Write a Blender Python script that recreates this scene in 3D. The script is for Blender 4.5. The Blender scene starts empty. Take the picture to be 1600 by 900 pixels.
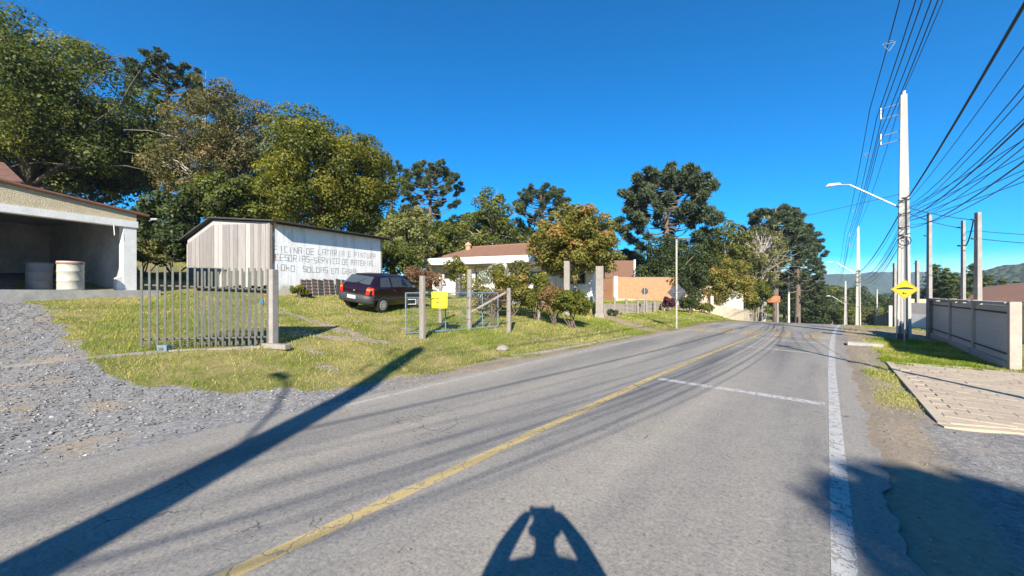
import bpy, bmesh, math, random
import numpy as np
from mathutils import Vector, Matrix

# ------------------------------------------------------------------ camera, sky, sun, exposure
scene = bpy.context.scene
CH, F, HY = 1.75, 580.0, 457.0          # eye height, focal length in photo pixels, horizon row
cam_d = bpy.data.cameras.new('camera'); cam = bpy.data.objects.new('camera', cam_d)
scene.collection.objects.link(cam); scene.camera = cam
cam.location = (0, 0, CH); cam.rotation_euler = (math.radians(90), 0, 0)
cam_d.sensor_width = 36; cam_d.lens = F/1600*36; cam_d.shift_y = (HY-450)/1600
cam_d.clip_start = .02; cam_d.clip_end = 9000
SUN_EL, SUN_AZ = math.radians(30.2), math.radians(4.6)   # light travels forward and a little to the right
world = bpy.data.worlds.new('World'); scene.world = world; world.use_nodes = True
nt = world.node_tree; nt.nodes.clear()
sky = nt.nodes.new('ShaderNodeTexSky'); sky.sky_type = 'NISHITA'; sky.sun_disc = False
sky.sun_elevation = SUN_EL; sky.sun_rotation = math.pi+SUN_AZ
sky.altitude = 900; sky.air_density = 1.0; sky.dust_density = 0; sky.ozone_density = 5.0
hs = nt.nodes.new('ShaderNodeHueSaturation'); hs.inputs['Saturation'].default_value = 2.0
bg = nt.nodes.new('ShaderNodeBackground'); bg.inputs['Strength'].default_value = .092
wo = nt.nodes.new('ShaderNodeOutputWorld')
nt.links.new(sky.outputs[0], hs.inputs['Color']); nt.links.new(hs.outputs[0], bg.inputs[0]); nt.links.new(bg.outputs[0], wo.inputs[0])
sun_d = bpy.data.lights.new('sun', 'SUN'); sun_d.energy = 5.0; sun_d.angle = math.radians(.53); sun_d.color = (1, .93, .82)
sun = bpy.data.objects.new('sun', sun_d); scene.collection.objects.link(sun)
LD = Vector((math.sin(SUN_AZ)*math.cos(SUN_EL), math.cos(SUN_AZ)*math.cos(SUN_EL), -math.sin(SUN_EL)))
sun.rotation_euler = LD.to_track_quat('-Z', 'Y').to_euler(); sun.location = (0, -20, 30)
scene.view_settings.view_transform = 'Standard'; scene.view_settings.look = 'None'
scene.view_settings.exposure = 1.17; scene.view_settings.gamma = 1
scene.view_settings.use_curve_mapping = False
C = scene.collection
rng = np.random.default_rng(7); random.seed(7)

# ------------------------------------------------------------------ terrain: s across the road, t along it
TH = math.radians(40.3); SN, CS = math.sin(TH), math.cos(TH)
def sm(x, a, b):
    u = np.clip((x-a)/(b-a), 0, 1); return u*u*(3-2*u)
def st(x, y): return CS*x-SN*y, SN*x+CS*y
def xy(s, t): return CS*s+SN*t, -SN*s+CS*t
def rz(t):
    u = np.clip(t-20, 0, 130.); return -.0024*np.minimum(u, 18)**2-.0864*np.maximum(u-18, 0)
def gz(x, y):
    x = np.asarray(x, float); y = np.asarray(y, float)
    s, t = st(x, y); z = rz(t)
    d = np.clip(-s-6.1, 0, 60); k = .142-.045*sm(t, 8, 24)
    z = z+k*d*d/(d+.5)
    z = z+.45*sm(-s, 6.2, 8.5)*sm(t, 28, 38)
    e = 10.05+.08*(t-20)
    m = sm(t, 19.9, 20.6)*(1-sm(t, 34, 40))*sm(-s, e, e+.25)*(1-sm(-s, 22, 28))
    z = z+m*np.maximum(1.0-z, 0)
    d = np.clip(s-4.2, 0, 30)
    return z-.15*d
def g(x, y): return float(gz(x, y))
def G(px, py):                           # ground point seen at a photo pixel
    r = (px-800)/F; q = (HY-py)/F
    f = lambda Y: CH+q*Y-g(r*Y, Y)
    Y = 1.0
    while f(Y) > 0 and Y < 600: Y += .1+Y*.01
    a, b = Y/1.03-.15, Y
    for _ in range(25):
        c = (a+b)/2
        if f(c) > 0: a = c
        else: b = c
    return Vector((r*b, b, g(r*b, b)))
def at(px, py, Y): return Vector(((px-800)/F*Y, Y, CH+(HY-py)/F*Y))
def ground(x, y, dz=0): return Vector((x, y, g(x, y)+dz))
def onst(s, t, dz=0):
    x, y = xy(s, t); return ground(x, y, dz)

# ------------------------------------------------------------------ mesh helpers
class MB:
    def __init__(self): self.v = []; self.f = []
    def add(self, vs, fs):
        n = len(self.v); self.v += [tuple(p) for p in vs]; self.f += [tuple(i+n for i in q) for q in fs]; return self
    def box(self, c, d, M=None):
        hx, hy, hz = d[0]/2, d[1]/2, d[2]/2
        vs = [Vector((x, y, z)) for z in (-hz, hz) for x, y in ((-hx, -hy), (hx, -hy), (hx, hy), (-hx, hy))]
        if M is not None: vs = [M @ p for p in vs]
        return self.add([p+Vector(c) for p in vs], [(3, 2, 1, 0), (4, 5, 6, 7), (0, 1, 5, 4), (1, 2, 6, 5), (2, 3, 7, 6), (3, 0, 4, 7)])
    def tube(self, path, r, n=8, cap=True):
        path = [Vector(p) for p in path]; m = len(path)
        rr = r if isinstance(r, (list, tuple)) else [r]*m
        vs = []; up = None
        for i, p in enumerate(path):
            d = (path[min(i+1, m-1)]-path[max(i-1, 0)])
            d = d.normalized() if d.length > 1e-9 else Vector((0, 0, 1))
            if up is None: up = d.orthogonal().normalized()
            a = (up-d*up.dot(d)); a = a.normalized() if a.length > 1e-6 else d.orthogonal().normalized()
            up = a; b = d.cross(a)
            for k in range(n):
                an = 2*math.pi*k/n; vs.append(p+(a*math.cos(an)+b*math.sin(an))*rr[i])
        fs = [(i*n+k, i*n+(k+1) % n, (i+1)*n+(k+1) % n, (i+1)*n+k) for i in range(m-1) for k in range(n)]
        if cap: fs += [tuple(range(n))[::-1], tuple(range((m-1)*n, m*n))]
        return self.add(vs, fs)
    def prism(self, pts, ext):                     # polygon pts extruded by a vector
        n = len(pts); pts = [Vector(p) for p in pts]; e = Vector(ext)
        return self.add(pts+[p+e for p in pts], [tuple(range(n))[::-1], tuple(range(n, 2*n))]+[(i, (i+1) % n, n+(i+1) % n, n+i) for i in range(n)])
    def lathe(self, prof, n=20, c=(0, 0, 0)):
        vs = [(c[0]+r*math.cos(2*math.pi*k/n), c[1]+r*math.sin(2*math.pi*k/n), c[2]+z) for r, z in prof for k in range(n)]
        m = len(prof)
        return self.add(vs, [(i*n+k, i*n+(k+1) % n, (i+1)*n+(k+1) % n, (i+1)*n+k) for i in range(m-1) for k in range(n)]+[tuple(range(n))[::-1], tuple(range((m-1)*n, m*n))])
    def build(self, name, mat, parent=None, smooth=False, bevel=0):
        me = bpy.data.meshes.new(name); me.from_pydata(self.v, [], self.f); me.update()
        bm = bmesh.new(); bm.from_mesh(me); bmesh.ops.recalc_face_normals(bm, faces=bm.faces)
        if bevel: bmesh.ops.bevel(bm, geom=bm.edges[:], offset=bevel, segments=2, profile=.6, affect='EDGES', clamp_overlap=True)
        bm.to_mesh(me); bm.free()
        if smooth:
            me.polygons.foreach_set('use_smooth', [True]*len(me.polygons))
        return link(name, me, mat, parent)
def link(name, me, mat, parent=None):
    o = bpy.data.objects.new(name, me); C.objects.link(o)
    if mat is not None and len(me.materials) == 0: me.materials.append(mat)
    if parent is not None:
        o.parent = parent
        o.matrix_parent_inverse = Matrix.Identity(4)
    return o
def tag(o, label=None, cat=None, group=None, kind=None):
    if label: o['label'] = label
    if cat: o['category'] = cat
    if group: o['group'] = group
    if kind: o['kind'] = kind
    return o
def thing(name, label, cat, loc=(0, 0, 0), rz_=0, group=None):
    o = bpy.data.objects.new(name, None); C.objects.link(o); o.location = loc; o.rotation_euler = (0, 0, rz_)
    o.empty_display_size = .2
    return tag(o, label, cat, group)
def copy_tree(o, parent=None):
    c = o.copy(); C.objects.link(c)
    if parent is not None: c.parent = parent
    for ch in list(o.children): copy_tree(ch, c)
    return c
def npmesh(name, V, faces_per, mat, parent=None, attrs=None, smooth=False):
    """V (n,3) float; faces are consecutive groups of faces_per vertices"""
    me = bpy.data.meshes.new(name); n = len(V); m = n//faces_per
    me.vertices.add(n); me.vertices.foreach_set('co', np.ascontiguousarray(V, np.float32).ravel())
    me.loops.add(n); me.loops.foreach_set('vertex_index', np.arange(n, dtype=np.int32))
    me.polygons.add(m); me.polygons.foreach_set('loop_start', np.arange(0, n, faces_per, dtype=np.int32))
    me.polygons.foreach_set('loop_total', np.full(m, faces_per, np.int32))
    for k, a in (attrs or {}).items():
        at_ = me.attributes.new(k, 'FLOAT', 'POINT'); at_.data.foreach_set('value', np.ascontiguousarray(a, np.float32))
    me.update(calc_edges=True)
    if smooth: me.polygons.foreach_set('use_smooth', np.ones(m, bool))
    return link(name, me, mat, parent)

# ------------------------------------------------------------------ materials
def newmat(name):
    m = bpy.data.materials.new(name); m.use_nodes = True
    return m, m.node_tree, m.node_tree.nodes['Principled BSDF']
def N(t, kind, **kw):
    n = t.nodes.new('ShaderNode'+kind)
    for k, v in kw.items():
        if k in n.inputs.keys(): n.inputs[k].default_value = v
        else: setattr(n, k, v)
    return n
def ramp(t, src, stops):
    r = t.nodes.new('ShaderNodeValToRGB'); e = r.color_ramp.elements
    while len(e) > 1: e.remove(e[-1])
    e[0].position = stops[0][0]; e[0].color = tuple(stops[0][1])+(1,)
    for p, c in stops[1:]:
        x = e.new(p); x.color = tuple(c)+(1,)
    t.links.new(src, r.inputs[0]); return r.outputs[0]
def mixc(t, fac, a, b, mode='MIX'):
    m = t.nodes.new('ShaderNodeMix'); m.data_type = 'RGBA'; m.blend_type = mode
    for i, s in ((0, fac), (6, a), (7, b)):
        if hasattr(s, 'is_linked') or hasattr(s, 'links'): t.links.new(s, m.inputs[i])
        else: m.inputs[i].default_value = s if i == 0 else tuple(s)+(1,)
    return m.outputs[2]
def noise(t, vec, scale, detail=4, rough=.6, dist=0):
    n = N(t, 'TexNoise', Scale=scale, Detail=detail, Roughness=rough, Distortion=dist)
    if vec is not None: t.links.new(vec, n.inputs['Vector'])
    return n.outputs[0]
def mapping(t, vec, scale=(1, 1, 1), rot=(0, 0, 0)):
    m = N(t, 'Mapping'); m.inputs['Scale'].default_value = scale; m.inputs['Rotation'].default_value = rot
    t.links.new(vec, m.inputs['Vector']); return m.outputs[0]
def bump(t, bs, h, strength=.5, dist=.02):
    b = N(t, 'Bump', Strength=strength, Distance=dist); t.links.new(h, b.inputs['Height']); t.links.new(b.outputs[0], bs.inputs['Normal'])
def math_(t, op, a, b=None):
    m = N(t, 'Math'); m.operation = op
    for i, s in enumerate((a, b)):
        if s is None: continue
        if isinstance(s, (int, float)): m.inputs[i].default_value = s
        else: t.links.new(s, m.inputs[i])
    return m.outputs[0]
def plain(name, c1, c2=None, scale=6, rough=.7, bs=.25, bd=.01, metal=0, stretch=(1, 1, 1), coord='Object', spec=.5):
    m, t, b = newmat(name); c2 = c2 or tuple(x*.7 for x in c1)
    co = N(t, 'TexCoord').outputs[coord]; v = mapping(t, co, stretch)
    n = noise(t, v, scale, 6, .65); fine = noise(t, v, scale*9, 3, .6)
    c = ramp(t, n, [(.35, c2), (.65, c1)])
    c = mixc(t, .35, c, ramp(t, fine, [(.3, tuple(x*.6 for x in c1)), (.7, tuple(min(1, x*1.15) for x in c1))]))
    t.links.new(c, b.inputs['Base Color']); b.inputs['Roughness'].default_value = rough; b.inputs['Metallic'].default_value = metal
    b.inputs['Specular IOR Level'].default_value = spec
    if bs: bump(t, b, fine, bs, bd)
    return m
def leafmat(name, dark, light, alt=None, trans=.35, rough=.55):
    m, t, b = newmat(name)
    a = N(t, 'Attribute', attribute_name='tint').outputs['Fac']
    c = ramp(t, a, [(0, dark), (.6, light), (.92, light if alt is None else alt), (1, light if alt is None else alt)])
    t.links.new(c, b.inputs['Base Color']); b.inputs['Roughness'].default_value = rough; b.inputs['Specular IOR Level'].default_value = .3
    tr = N(t, 'BsdfTranslucent'); c2 = mixc(t, 1.0, c, (1.5, 1.5, .55), 'MULTIPLY'); t.links.new(c2, tr.inputs['Color'])
    mx = N(t, 'MixShader'); mx.inputs[0].default_value = trans
    t.links.new(b.outputs[0], mx.inputs[1]); t.links.new(tr.outputs[0], mx.inputs[2])
    t.links.new(mx.outputs[0], t.nodes['Material Output'].inputs['Surface']); return m
M = {}
M['white'] = plain('white_paint', (.74, .73, .69), (.6, .58, .53), 3, .75)
M['cream'] = plain('cream_wall', (.72, .63, .40), (.62, .54, .33), 3, .8)
M['stucco'] = plain('pebble_stucco', (.58, .49, .33), (.46, .38, .25), 5, .9, .9, .05)
M['concrete'] = plain('weathered_concrete', (.42, .40, .36), (.27, .25, .22), 5, .9, .4, .01)
M['polecon'] = plain('pole_concrete', (.47, .45, .41), (.31, .295, .26), 3.5, .9, .4, stretch=(2.5, 2.5, .25))
M['oldcon'] = plain('grey_post_concrete', (.33, .30, .27), (.2, .18, .16), 4, .9, .4)
M['wood'] = plain('weathered_wood', (.33, .29, .245), (.16, .14, .12), 9, .9, .8, .02, stretch=(5, 5, .3))
M['metalgrey'] = plain('grey_steel', (.15, .15, .125), (.085, .085, .075), 12, .55, .1, metal=.2)
M['galv'] = plain('galvanised_steel', (.40, .41, .42), (.3, .31, .32), 15, .45, .1, metal=.6)
M['blue'] = plain('faded_blue_paint', (.15, .23, .29), (.11, .16, .2), 10, .6)
M['black'] = plain('black_rubber', (.02, .02, .022), (.012, .012, .013), 20, .7)
M['cable'] = plain('cable_black', (.018, .02, .03), (.014, .015, .02), 20, .6, 0)
M['rusty'] = plain('rust_brown', (.22, .09, .05), (.1, .05, .035), 5, .85, .4)
M['dark'] = plain('dark_tin', (.06, .055, .05), (.035, .03, .028), 5, .8)
M['pillar'] = plain('pillar_concrete', (.30, .265, .22), (.19, .165, .14), 4, .9, .5, .02)
M['bark'] = plain('tree_bark', (.17, .13, .10), (.08, .06, .045), 3, .95, .8, .05, stretch=(2, 2, .5))
M['palebark'] = plain('pale_bark', (.36, .32, .26), (.2, .17, .14), 3, .95, .6, .04, stretch=(2, 2, .5))
M['soil'] = plain('soil', (.3, .2, .12), (.2, .13, .08), 4, .95)
M['inside'] = plain('garage_inner_wall', (.42, .41, .40), (.2, .2, .2), 1.1, .9)
M['shirt'] = plain('dark_jacket', (.04, .05, .09), (.03, .035, .06), 8, .9)
M['skin'] = plain('skin', (.5, .3, .2), (.45, .26, .17), 8, .6)
M['hair'] = plain('dark_hair', (.03, .02, .015), None, 20, .6)
M['yellow'] = plain('sign_yellow', (.85, .52, .01), (.75, .45, .01), 8, .45, 0)
M['lemon'] = plain('yellow_banner', (.82, .78, .02), (.75, .70, .02), 5, .7, .2)
M['brass'] = plain('red_brown_drum', (.35, .15, .11), (.25, .1, .08), 6, .7)
M['drum'] = plain('drum_pale_paint', (.46, .44, .36), (.28, .26, .21), 5, .6)
M['purpleplant'] = leafmat('purple_leaf', (.05, .015, .025), (.13, .04, .06))
M['lamp'] = plain('lamp_housing', (.62, .63, .64), None, 10, .4, 0)
M['glassdark'] = plain('window_dark_glass', (.03, .035, .04), None, 3, .08, 0)
def road_material():
    m, t, b = newmat('aged_asphalt')
    uv = N(t, 'TexCoord').outputs['UV']
    agg = noise(t, uv, 34, 4, .85); mid = noise(t, uv, 3.5, 6, .7); big = noise(t, mapping(t, uv, (1.1, .10, 1)), 1.0, 4, .55)
    c = ramp(t, agg, [(.32, (.09, .085, .08)), (.45, (.215, .20, .182)), (.58, (.285, .267, .24)), (.72, (.42, .395, .36))])
    c = mixc(t, .35, c, ramp(t, mid, [(.3, (.185, .175, .162)), (.7, (.30, .28, .25))]))
    c = mixc(t, .8, c, ramp(t, big, [(.32, (.58, .59, .62)), (.50, (1, .99, .97)), (.68, (1.22, 1.18, 1.1))]), 'MULTIPLY')
    sx = N(t, 'SeparateXYZ'); t.links.new(uv, sx.inputs[0])                     # wheel tracks and oil-darkened bands along the lanes
    sw = math_(t, 'ADD', sx.outputs[0], math_(t, 'MULTIPLY', math_(t, 'SUBTRACT', noise(t, mapping(t, uv, (.5, .22, 1)), 1, 3), .5), .9))
    bd = ramp(t, math_(t, 'DIVIDE', math_(t, 'ADD', sw, 6.0), 6.5), [(0, (1.0, 1.0, 1.0)), (.10, (1.06, 1.04, 1.0)), (.21, (.80, .80, .82)), (.30, (1.06, 1.04, 1.0)), (.41, (.84, .84, .86)), (.50, (1.0, 1.0, 1.0)), (.57, (.76, .77, .80)), (.68, (1.10, 1.07, 1.02)), (.79, (.82, .82, .84)), (.90, (1.04, 1.02, 1.0))])
    c = mixc(t, .8, c, bd, 'MULTIPLY')
    sp = noise(t, uv, 19, 5, .85)
    c = mixc(t, .85, c, ramp(t, sp, [(.34, (.55, .55, .56)), (.44, (.98, .98, .97)), (.56, (1.1, 1.09, 1.07)), (.68, (1.3, 1.28, 1.24))]), 'MULTIPLY')
    pit = N(t, 'TexVoronoi', Scale=9.0); t.links.new(uv, pit.inputs['Vector'])
    pm = math_(t, 'LESS_THAN', pit.outputs['Distance'], .10); pk = math_(t, 'GREATER_THAN', noise(t, uv, 2.2, 2), .56)
    c = mixc(t, math_(t, 'MULTIPLY', math_(t, 'MULTIPLY', pm, pk), .75), c, (.06, .058, .055))
    w = N(t, 'VectorMath'); w.operation = 'ADD'
    nv = N(t, 'TexNoise', Scale=2.2, Detail=5); t.links.new(uv, nv.inputs['Vector'])
    sc = N(t, 'VectorMath'); sc.operation = 'SCALE'; sc.inputs['Scale'].default_value = .55; t.links.new(nv.outputs['Color'], sc.inputs[0])
    t.links.new(uv, w.inputs[0]); t.links.new(sc.outputs[0], w.inputs[1])
    v = N(t, 'TexVoronoi', feature='DISTANCE_TO_EDGE', Scale=2.1); t.links.new(w.outputs[0], v.inputs['Vector'])
    cr = math_(t, 'LESS_THAN', v.outputs['Distance'], .009)
    cr = math_(t, 'MULTIPLY', cr, math_(t, 'GREATER_THAN', noise(t, uv, .55, 3), .60))
    c = mixc(t, math_(t, 'MULTIPLY', cr, .6), c, (.04, .038, .035))
    t.links.new(c, b.inputs['Base Color']); b.inputs['Roughness'].default_value = .85; b.inputs['Specular IOR Level'].default_value = .3
    h = math_(t, 'SUBTRACT', agg, math_(t, 'MULTIPLY', cr, .8)); bump(t, b, h, .55, .012)
    return m
M['road'] = road_material()
def paint_material(name, col, worn, amt):
    m, t, b = newmat(name); uv = N(t, 'TexCoord').outputs['UV']
    n = noise(t, uv, 9, 6, .75); fine = noise(t, uv, 60, 3, .7)
    c = mixc(t, ramp(t, fine, [(.3, (0, 0, 0)), (.7, (1, 1, 1))]), tuple(x*.72 for x in col), col)
    t.links.new(c, b.inputs['Base Color']); b.inputs['Roughness'].default_value = .8
    w = N(t, 'VectorMath'); w.operation = 'ADD'
    nv = N(t, 'TexNoise', Scale=5, Detail=4); t.links.new(uv, nv.inputs['Vector'])
    sc = N(t, 'VectorMath'); sc.operation = 'SCALE'; sc.inputs['Scale'].default_value = .25; t.links.new(nv.outputs['Color'], sc.inputs[0])
    t.links.new(uv, w.inputs[0]); t.links.new(sc.outputs[0], w.inputs[1])
    v = N(t, 'TexVoronoi', feature='DISTANCE_TO_EDGE', Scale=2.6); t.links.new(w.outputs[0], v.inputs['Vector'])
    crack = math_(t, 'LESS_THAN', v.outputs['Distance'], .018)
    hole = math_(t, 'MAXIMUM', crack, math_(t, 'LESS_THAN', math_(t, 'ADD', math_(t, 'MULTIPLY', n, .75), math_(t, 'MULTIPLY', fine, .25)), amt))
    tr = N(t, 'BsdfTransparent'); mx = N(t, 'MixShader'); t.links.new(math_(t, 'MAXIMUM', math_(t, 'MULTIPLY', hole, .85), worn), mx.inputs[0])
    t.links.new(b.outputs[0], mx.inputs[1]); t.links.new(tr.outputs[0], mx.inputs[2])
    t.links.new(mx.outputs[0], t.nodes['Material Output'].inputs['Surface']); return m
M['pyellow'] = paint_material('worn_yellow_paint', (.60, .45, .19), .22, .43)
M['pwhite'] = paint_material('worn_white_paint', (.66, .65, .62), .34, .46)
M['pfaint'] = paint_material('faint_white_paint', (.62, .58, .52), .40, .46)
M['pochre'] = paint_material('worn_ochre_paint', (.52, .37, .19), .25, .5)
def ground_material():
    m, t, b = newmat('verge_ground'); co = N(t, 'TexCoord').outputs['Object']
    ag = N(t, 'Attribute', attribute_name='grass').outputs['Fac']; ad = N(t, 'Attribute', attribute_name='dirt').outputs['Fac']
    n1 = noise(t, co, .9, 6, .65); n2 = noise(t, co, 14, 4, .7); n3 = noise(t, co, 60, 3, .7)
    vor = N(t, 'TexVoronoi', Scale=26.0); t.links.new(co, vor.inputs['Vector'])
    stone = ramp(t, vor.outputs['Color'], [(.1, (.105, .10, .095)), (.5, (.205, .197, .188)), (.9, (.34, .325, .305))])
    grav = mixc(t, .45, stone, ramp(t, n3, [(.3, (.09, .09, .088)), (.7, (.32, .31, .30))]))
    grav = mixc(t, ramp(t, n1, [(.5, (0, 0, 0)), (.68, (.45, .45, .45))]), grav, (.26, .215, .165))
    dirt = mixc(t, .5, ramp(t, n1, [(.3, (.22, .165, .105)), (.7, (.38, .29, .185))]), ramp(t, n2, [(.3, (.15, .115, .075)), (.7, (.42, .33, .22))]))
    c = mixc(t, ad, grav, dirt)
    gr = mixc(t, ramp(t, n1, [(.40, (0, 0, 0)), (.62, (1, 1, 1))]), (.11, .125, .022), (.34, .26, .12))  # ground under the lawn coloured darker, painting in the shade between blades
    gr = mixc(t, .45, gr, ramp(t, n2, [(.3, (.05, .055, .014)), (.7, (.30, .26, .09))]))
    f = math_(t, 'ADD', ag, math_(t, 'MULTIPLY', math_(t, 'SUBTRACT', n2, .5), .9))
    c = mixc(t, ramp(t, f, [(.42, (0, 0, 0)), (.58, (1, 1, 1))]), c, gr)
    t.links.new(c, b.inputs['Base Color']); b.inputs['Roughness'].default_value = .95; b.inputs['Specular IOR Level'].default_value = .2
    h = math_(t, 'ADD', math_(t, 'MULTIPLY', n2, .6), math_(t, 'MULTIPLY', n3, .4)); bump(t, b, h, .8, .025)
    return m
M['ground'] = ground_material()
def tile_material(name, c1, c2, sx=4.5, sz=3.0):
    m, t, b = newmat(name); uv = N(t, 'TexCoord').outputs['UV']
    w = N(t, 'TexWave', wave_type='BANDS', bands_direction='X', Scale=sx, Distortion=.6); t.links.new(uv, w.inputs['Vector'])
    w2 = N(t, 'TexWave', wave_type='BANDS', bands_direction='Y', wave_profile='SAW', Scale=sz, Distortion=.4); t.links.new(uv, w2.inputs['Vector'])
    n = noise(t, uv, 3, 5); n2 = noise(t, uv, 14, 3)
    c = mixc(t, .5, ramp(t, n, [(.3, c2), (.7, c1)]), ramp(t, n2, [(.3, c2), (.7, c1)]))
    c = mixc(t, .5, c, ramp(t, w2.outputs[1], [(0, (.5, .5, .5)), (.2, (1, 1, 1))]), 'MULTIPLY')
    t.links.new(c, b.inputs['Base Color']); b.inputs['Roughness'].default_value = .9
    bump(t, b, math_(t, 'ADD', w.outputs[1], math_(t, 'MULTIPLY', w2.outputs[1], .5)), .9, .05); return m
M['redroof'] = tile_material('clay_roof_tiles', (.36, .185, .115), (.21, .11, .07))
M['tin'] = tile_material('corrugated_sheet', (.19, .085, .055), (.09, .05, .04), 3.5, .3)
def brick_material(name, c1, c2, mortar, scale=1.0):
    m, t, b = newmat(name); uv = N(t, 'TexCoord').outputs['UV']
    br = N(t, 'TexBrick', Scale=scale); t.links.new(uv, br.inputs['Vector'])
    br.inputs['Color1'].default_value = c1+(1,); br.inputs['Color2'].default_value = c2+(1,); br.inputs['Mortar'].default_value = mortar+(1,)
    br.inputs['Mortar Size'].default_value = .012; br.inputs['Brick Width'].default_value = .26; br.inputs['Row Height'].default_value = .17
    n = noise(t, uv, 5, 5); c = mixc(t, .5, br.outputs[0], ramp(t, n, [(.3, tuple(x*.8 for x in c2)), (.7, c1)]))
    t.links.new(c, b.inputs['Base Color']); b.inputs['Roughness'].default_value = .9
    bump(t, b, math_(t, 'MULTIPLY', br.outputs['Fac'], -1), .5, .02); return m
M['brick'] = brick_material('orange_hollow_brick', (.48, .24, .115), (.38, .17, .085), (.40, .29, .19))
def peeled_material():
    m, t, b = newmat('whitewash_over_brick'); uv = N(t, 'TexCoord').outputs['UV']
    sep = N(t, 'SeparateXYZ'); t.links.new(uv, sep.inputs[0])
    n = noise(t, uv, 1.6, 6, .65); n2 = noise(t, uv, 9, 4)
    white = mixc(t, ramp(t, n2, [(.35, (0, 0, 0)), (.7, (1, 1, 1))]), (.74, .73, .71), (.82, .82, .81))
    low = math_(t, 'SUBTRACT', math_(t, 'ADD', n, .22), math_(t, 'MULTIPLY', sep.outputs[1], .62))      # peeled near the foot
    side = math_(t, 'SUBTRACT', math_(t, 'ADD', n, .02), math_(t, 'MULTIPLY', sep.outputs[0], 1.1))       # and along the corner
    c = mixc(t, ramp(t, low, [(.30, (0, 0, 0)), (.50, (1, 1, 1))]), white, (.47, .43, .35))
    c = mixc(t, ramp(t, side, [(.28, (0, 0, 0)), (.40, (1, 1, 1))]), c, (.45, .24, .14))
    sk = noise(t, mapping(t, uv, (5, .5, 1)), 1, 5, .7); c = mixc(t, .75, c, ramp(t, sk, [(.36, (.70, .68, .62)), (.52, (1, 1, 1))]), 'MULTIPLY')
    t.links.new(c, b.inputs['Base Color']); b.inputs['Roughness'].default_value = .9; bump(t, b, n2, .3, .01); return m
M['whitewash'] = peeled_material()
L1 = leafmat('leaf_olive', (.032, .045, .012), (.118, .145, .026), (.22, .20, .042))
L2 = leafmat('leaf_brownish', (.055, .055, .022), (.155, .15, .052), (.25, .16, .08))
L3 = leafmat('leaf_bright', (.045, .062, .010), (.145, .155, .020), (.25, .21, .028))
L4 = leafmat('leaf_pale', (.06, .07, .022), (.19, .20, .06), (.32, .28, .11))
L5 = leafmat('leaf_deep', (.022, .036, .012), (.062, .085, .026), (.10, .12, .03))
L6 = leafmat('leaf_autumn', (.07, .075, .016), (.22, .205, .04), (.40, .19, .07))
LA = leafmat('araucaria_needles', (.025, .040, .020), (.070, .095, .045), (.11, .135, .065), trans=.15)
LC = leafmat('cypress_needles', (.03, .05, .014), (.085, .12, .03), (.13, .16, .045), trans=.2)
GRASS = leafmat('grass_blade', (.085, .145, .012), (.29, .345, .038), (.58, .49, .18), trans=.38)

# ------------------------------------------------------------------ ground, road and markings
def axis(a, b, step, lo, hi, grow=1.25):
    v = list(np.arange(a, b, step)); s = step; x = v[-1]
    while x < hi: s *= grow; x += s; v.append(x)
    s = step; x = v[0]; pre = []
    while x > lo: s *= grow; x -= s; pre.append(x)
    return np.array(pre[::-1]+v)
GE_T = np.array([.1, .5, 1.23, 1.68, 2.2, 3.38, 4.45, 6.6, 10.1, 15.6, 22, 30, 45, 400])
GE_S = np.array([-10.3, -8.84, -7.82, -7.18, -7.11, -6.57, -6.53, -6.44, -6.1, -5.7, -5.2, -4.9, -4.7, -4.5])
def pathdist(x, y, pts):
    d = np.full(x.shape, 1e9)
    for (ax, ay), (bx, by) in zip(pts[:-1], pts[1:]):
        vx, vy = bx-ax, by-ay; u = np.clip(((x-ax)*vx+(y-ay)*vy)/(vx*vx+vy*vy), 0, 1)
        d = np.minimum(d, np.hypot(x-ax-u*vx, y-ay-u*vy))
    return d
def gp(*pp): return [tuple(G(*p)[:2]) for p in pp]
TRACKS = [(gp((442, 488), (500, 505), (560, 524)), .16), (gp((440, 516), (520, 527), (600, 534)), .20), (gp((945, 492), (980, 505), (1020, 517)), .45)]
PAVE = lambda s, t: (s > 1.1) & (s < 3.25+.9) & (t > 7.5+.5*(s-1.1)) & (t < 12.75+.28*(s-1.1))
def wob(x, y): return .5*np.sin(2.1*x+1.3*y)+.3*np.sin(5.3*x-4.1*y+1)+.2*np.sin(9.7*x+8.3*y+2)
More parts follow.
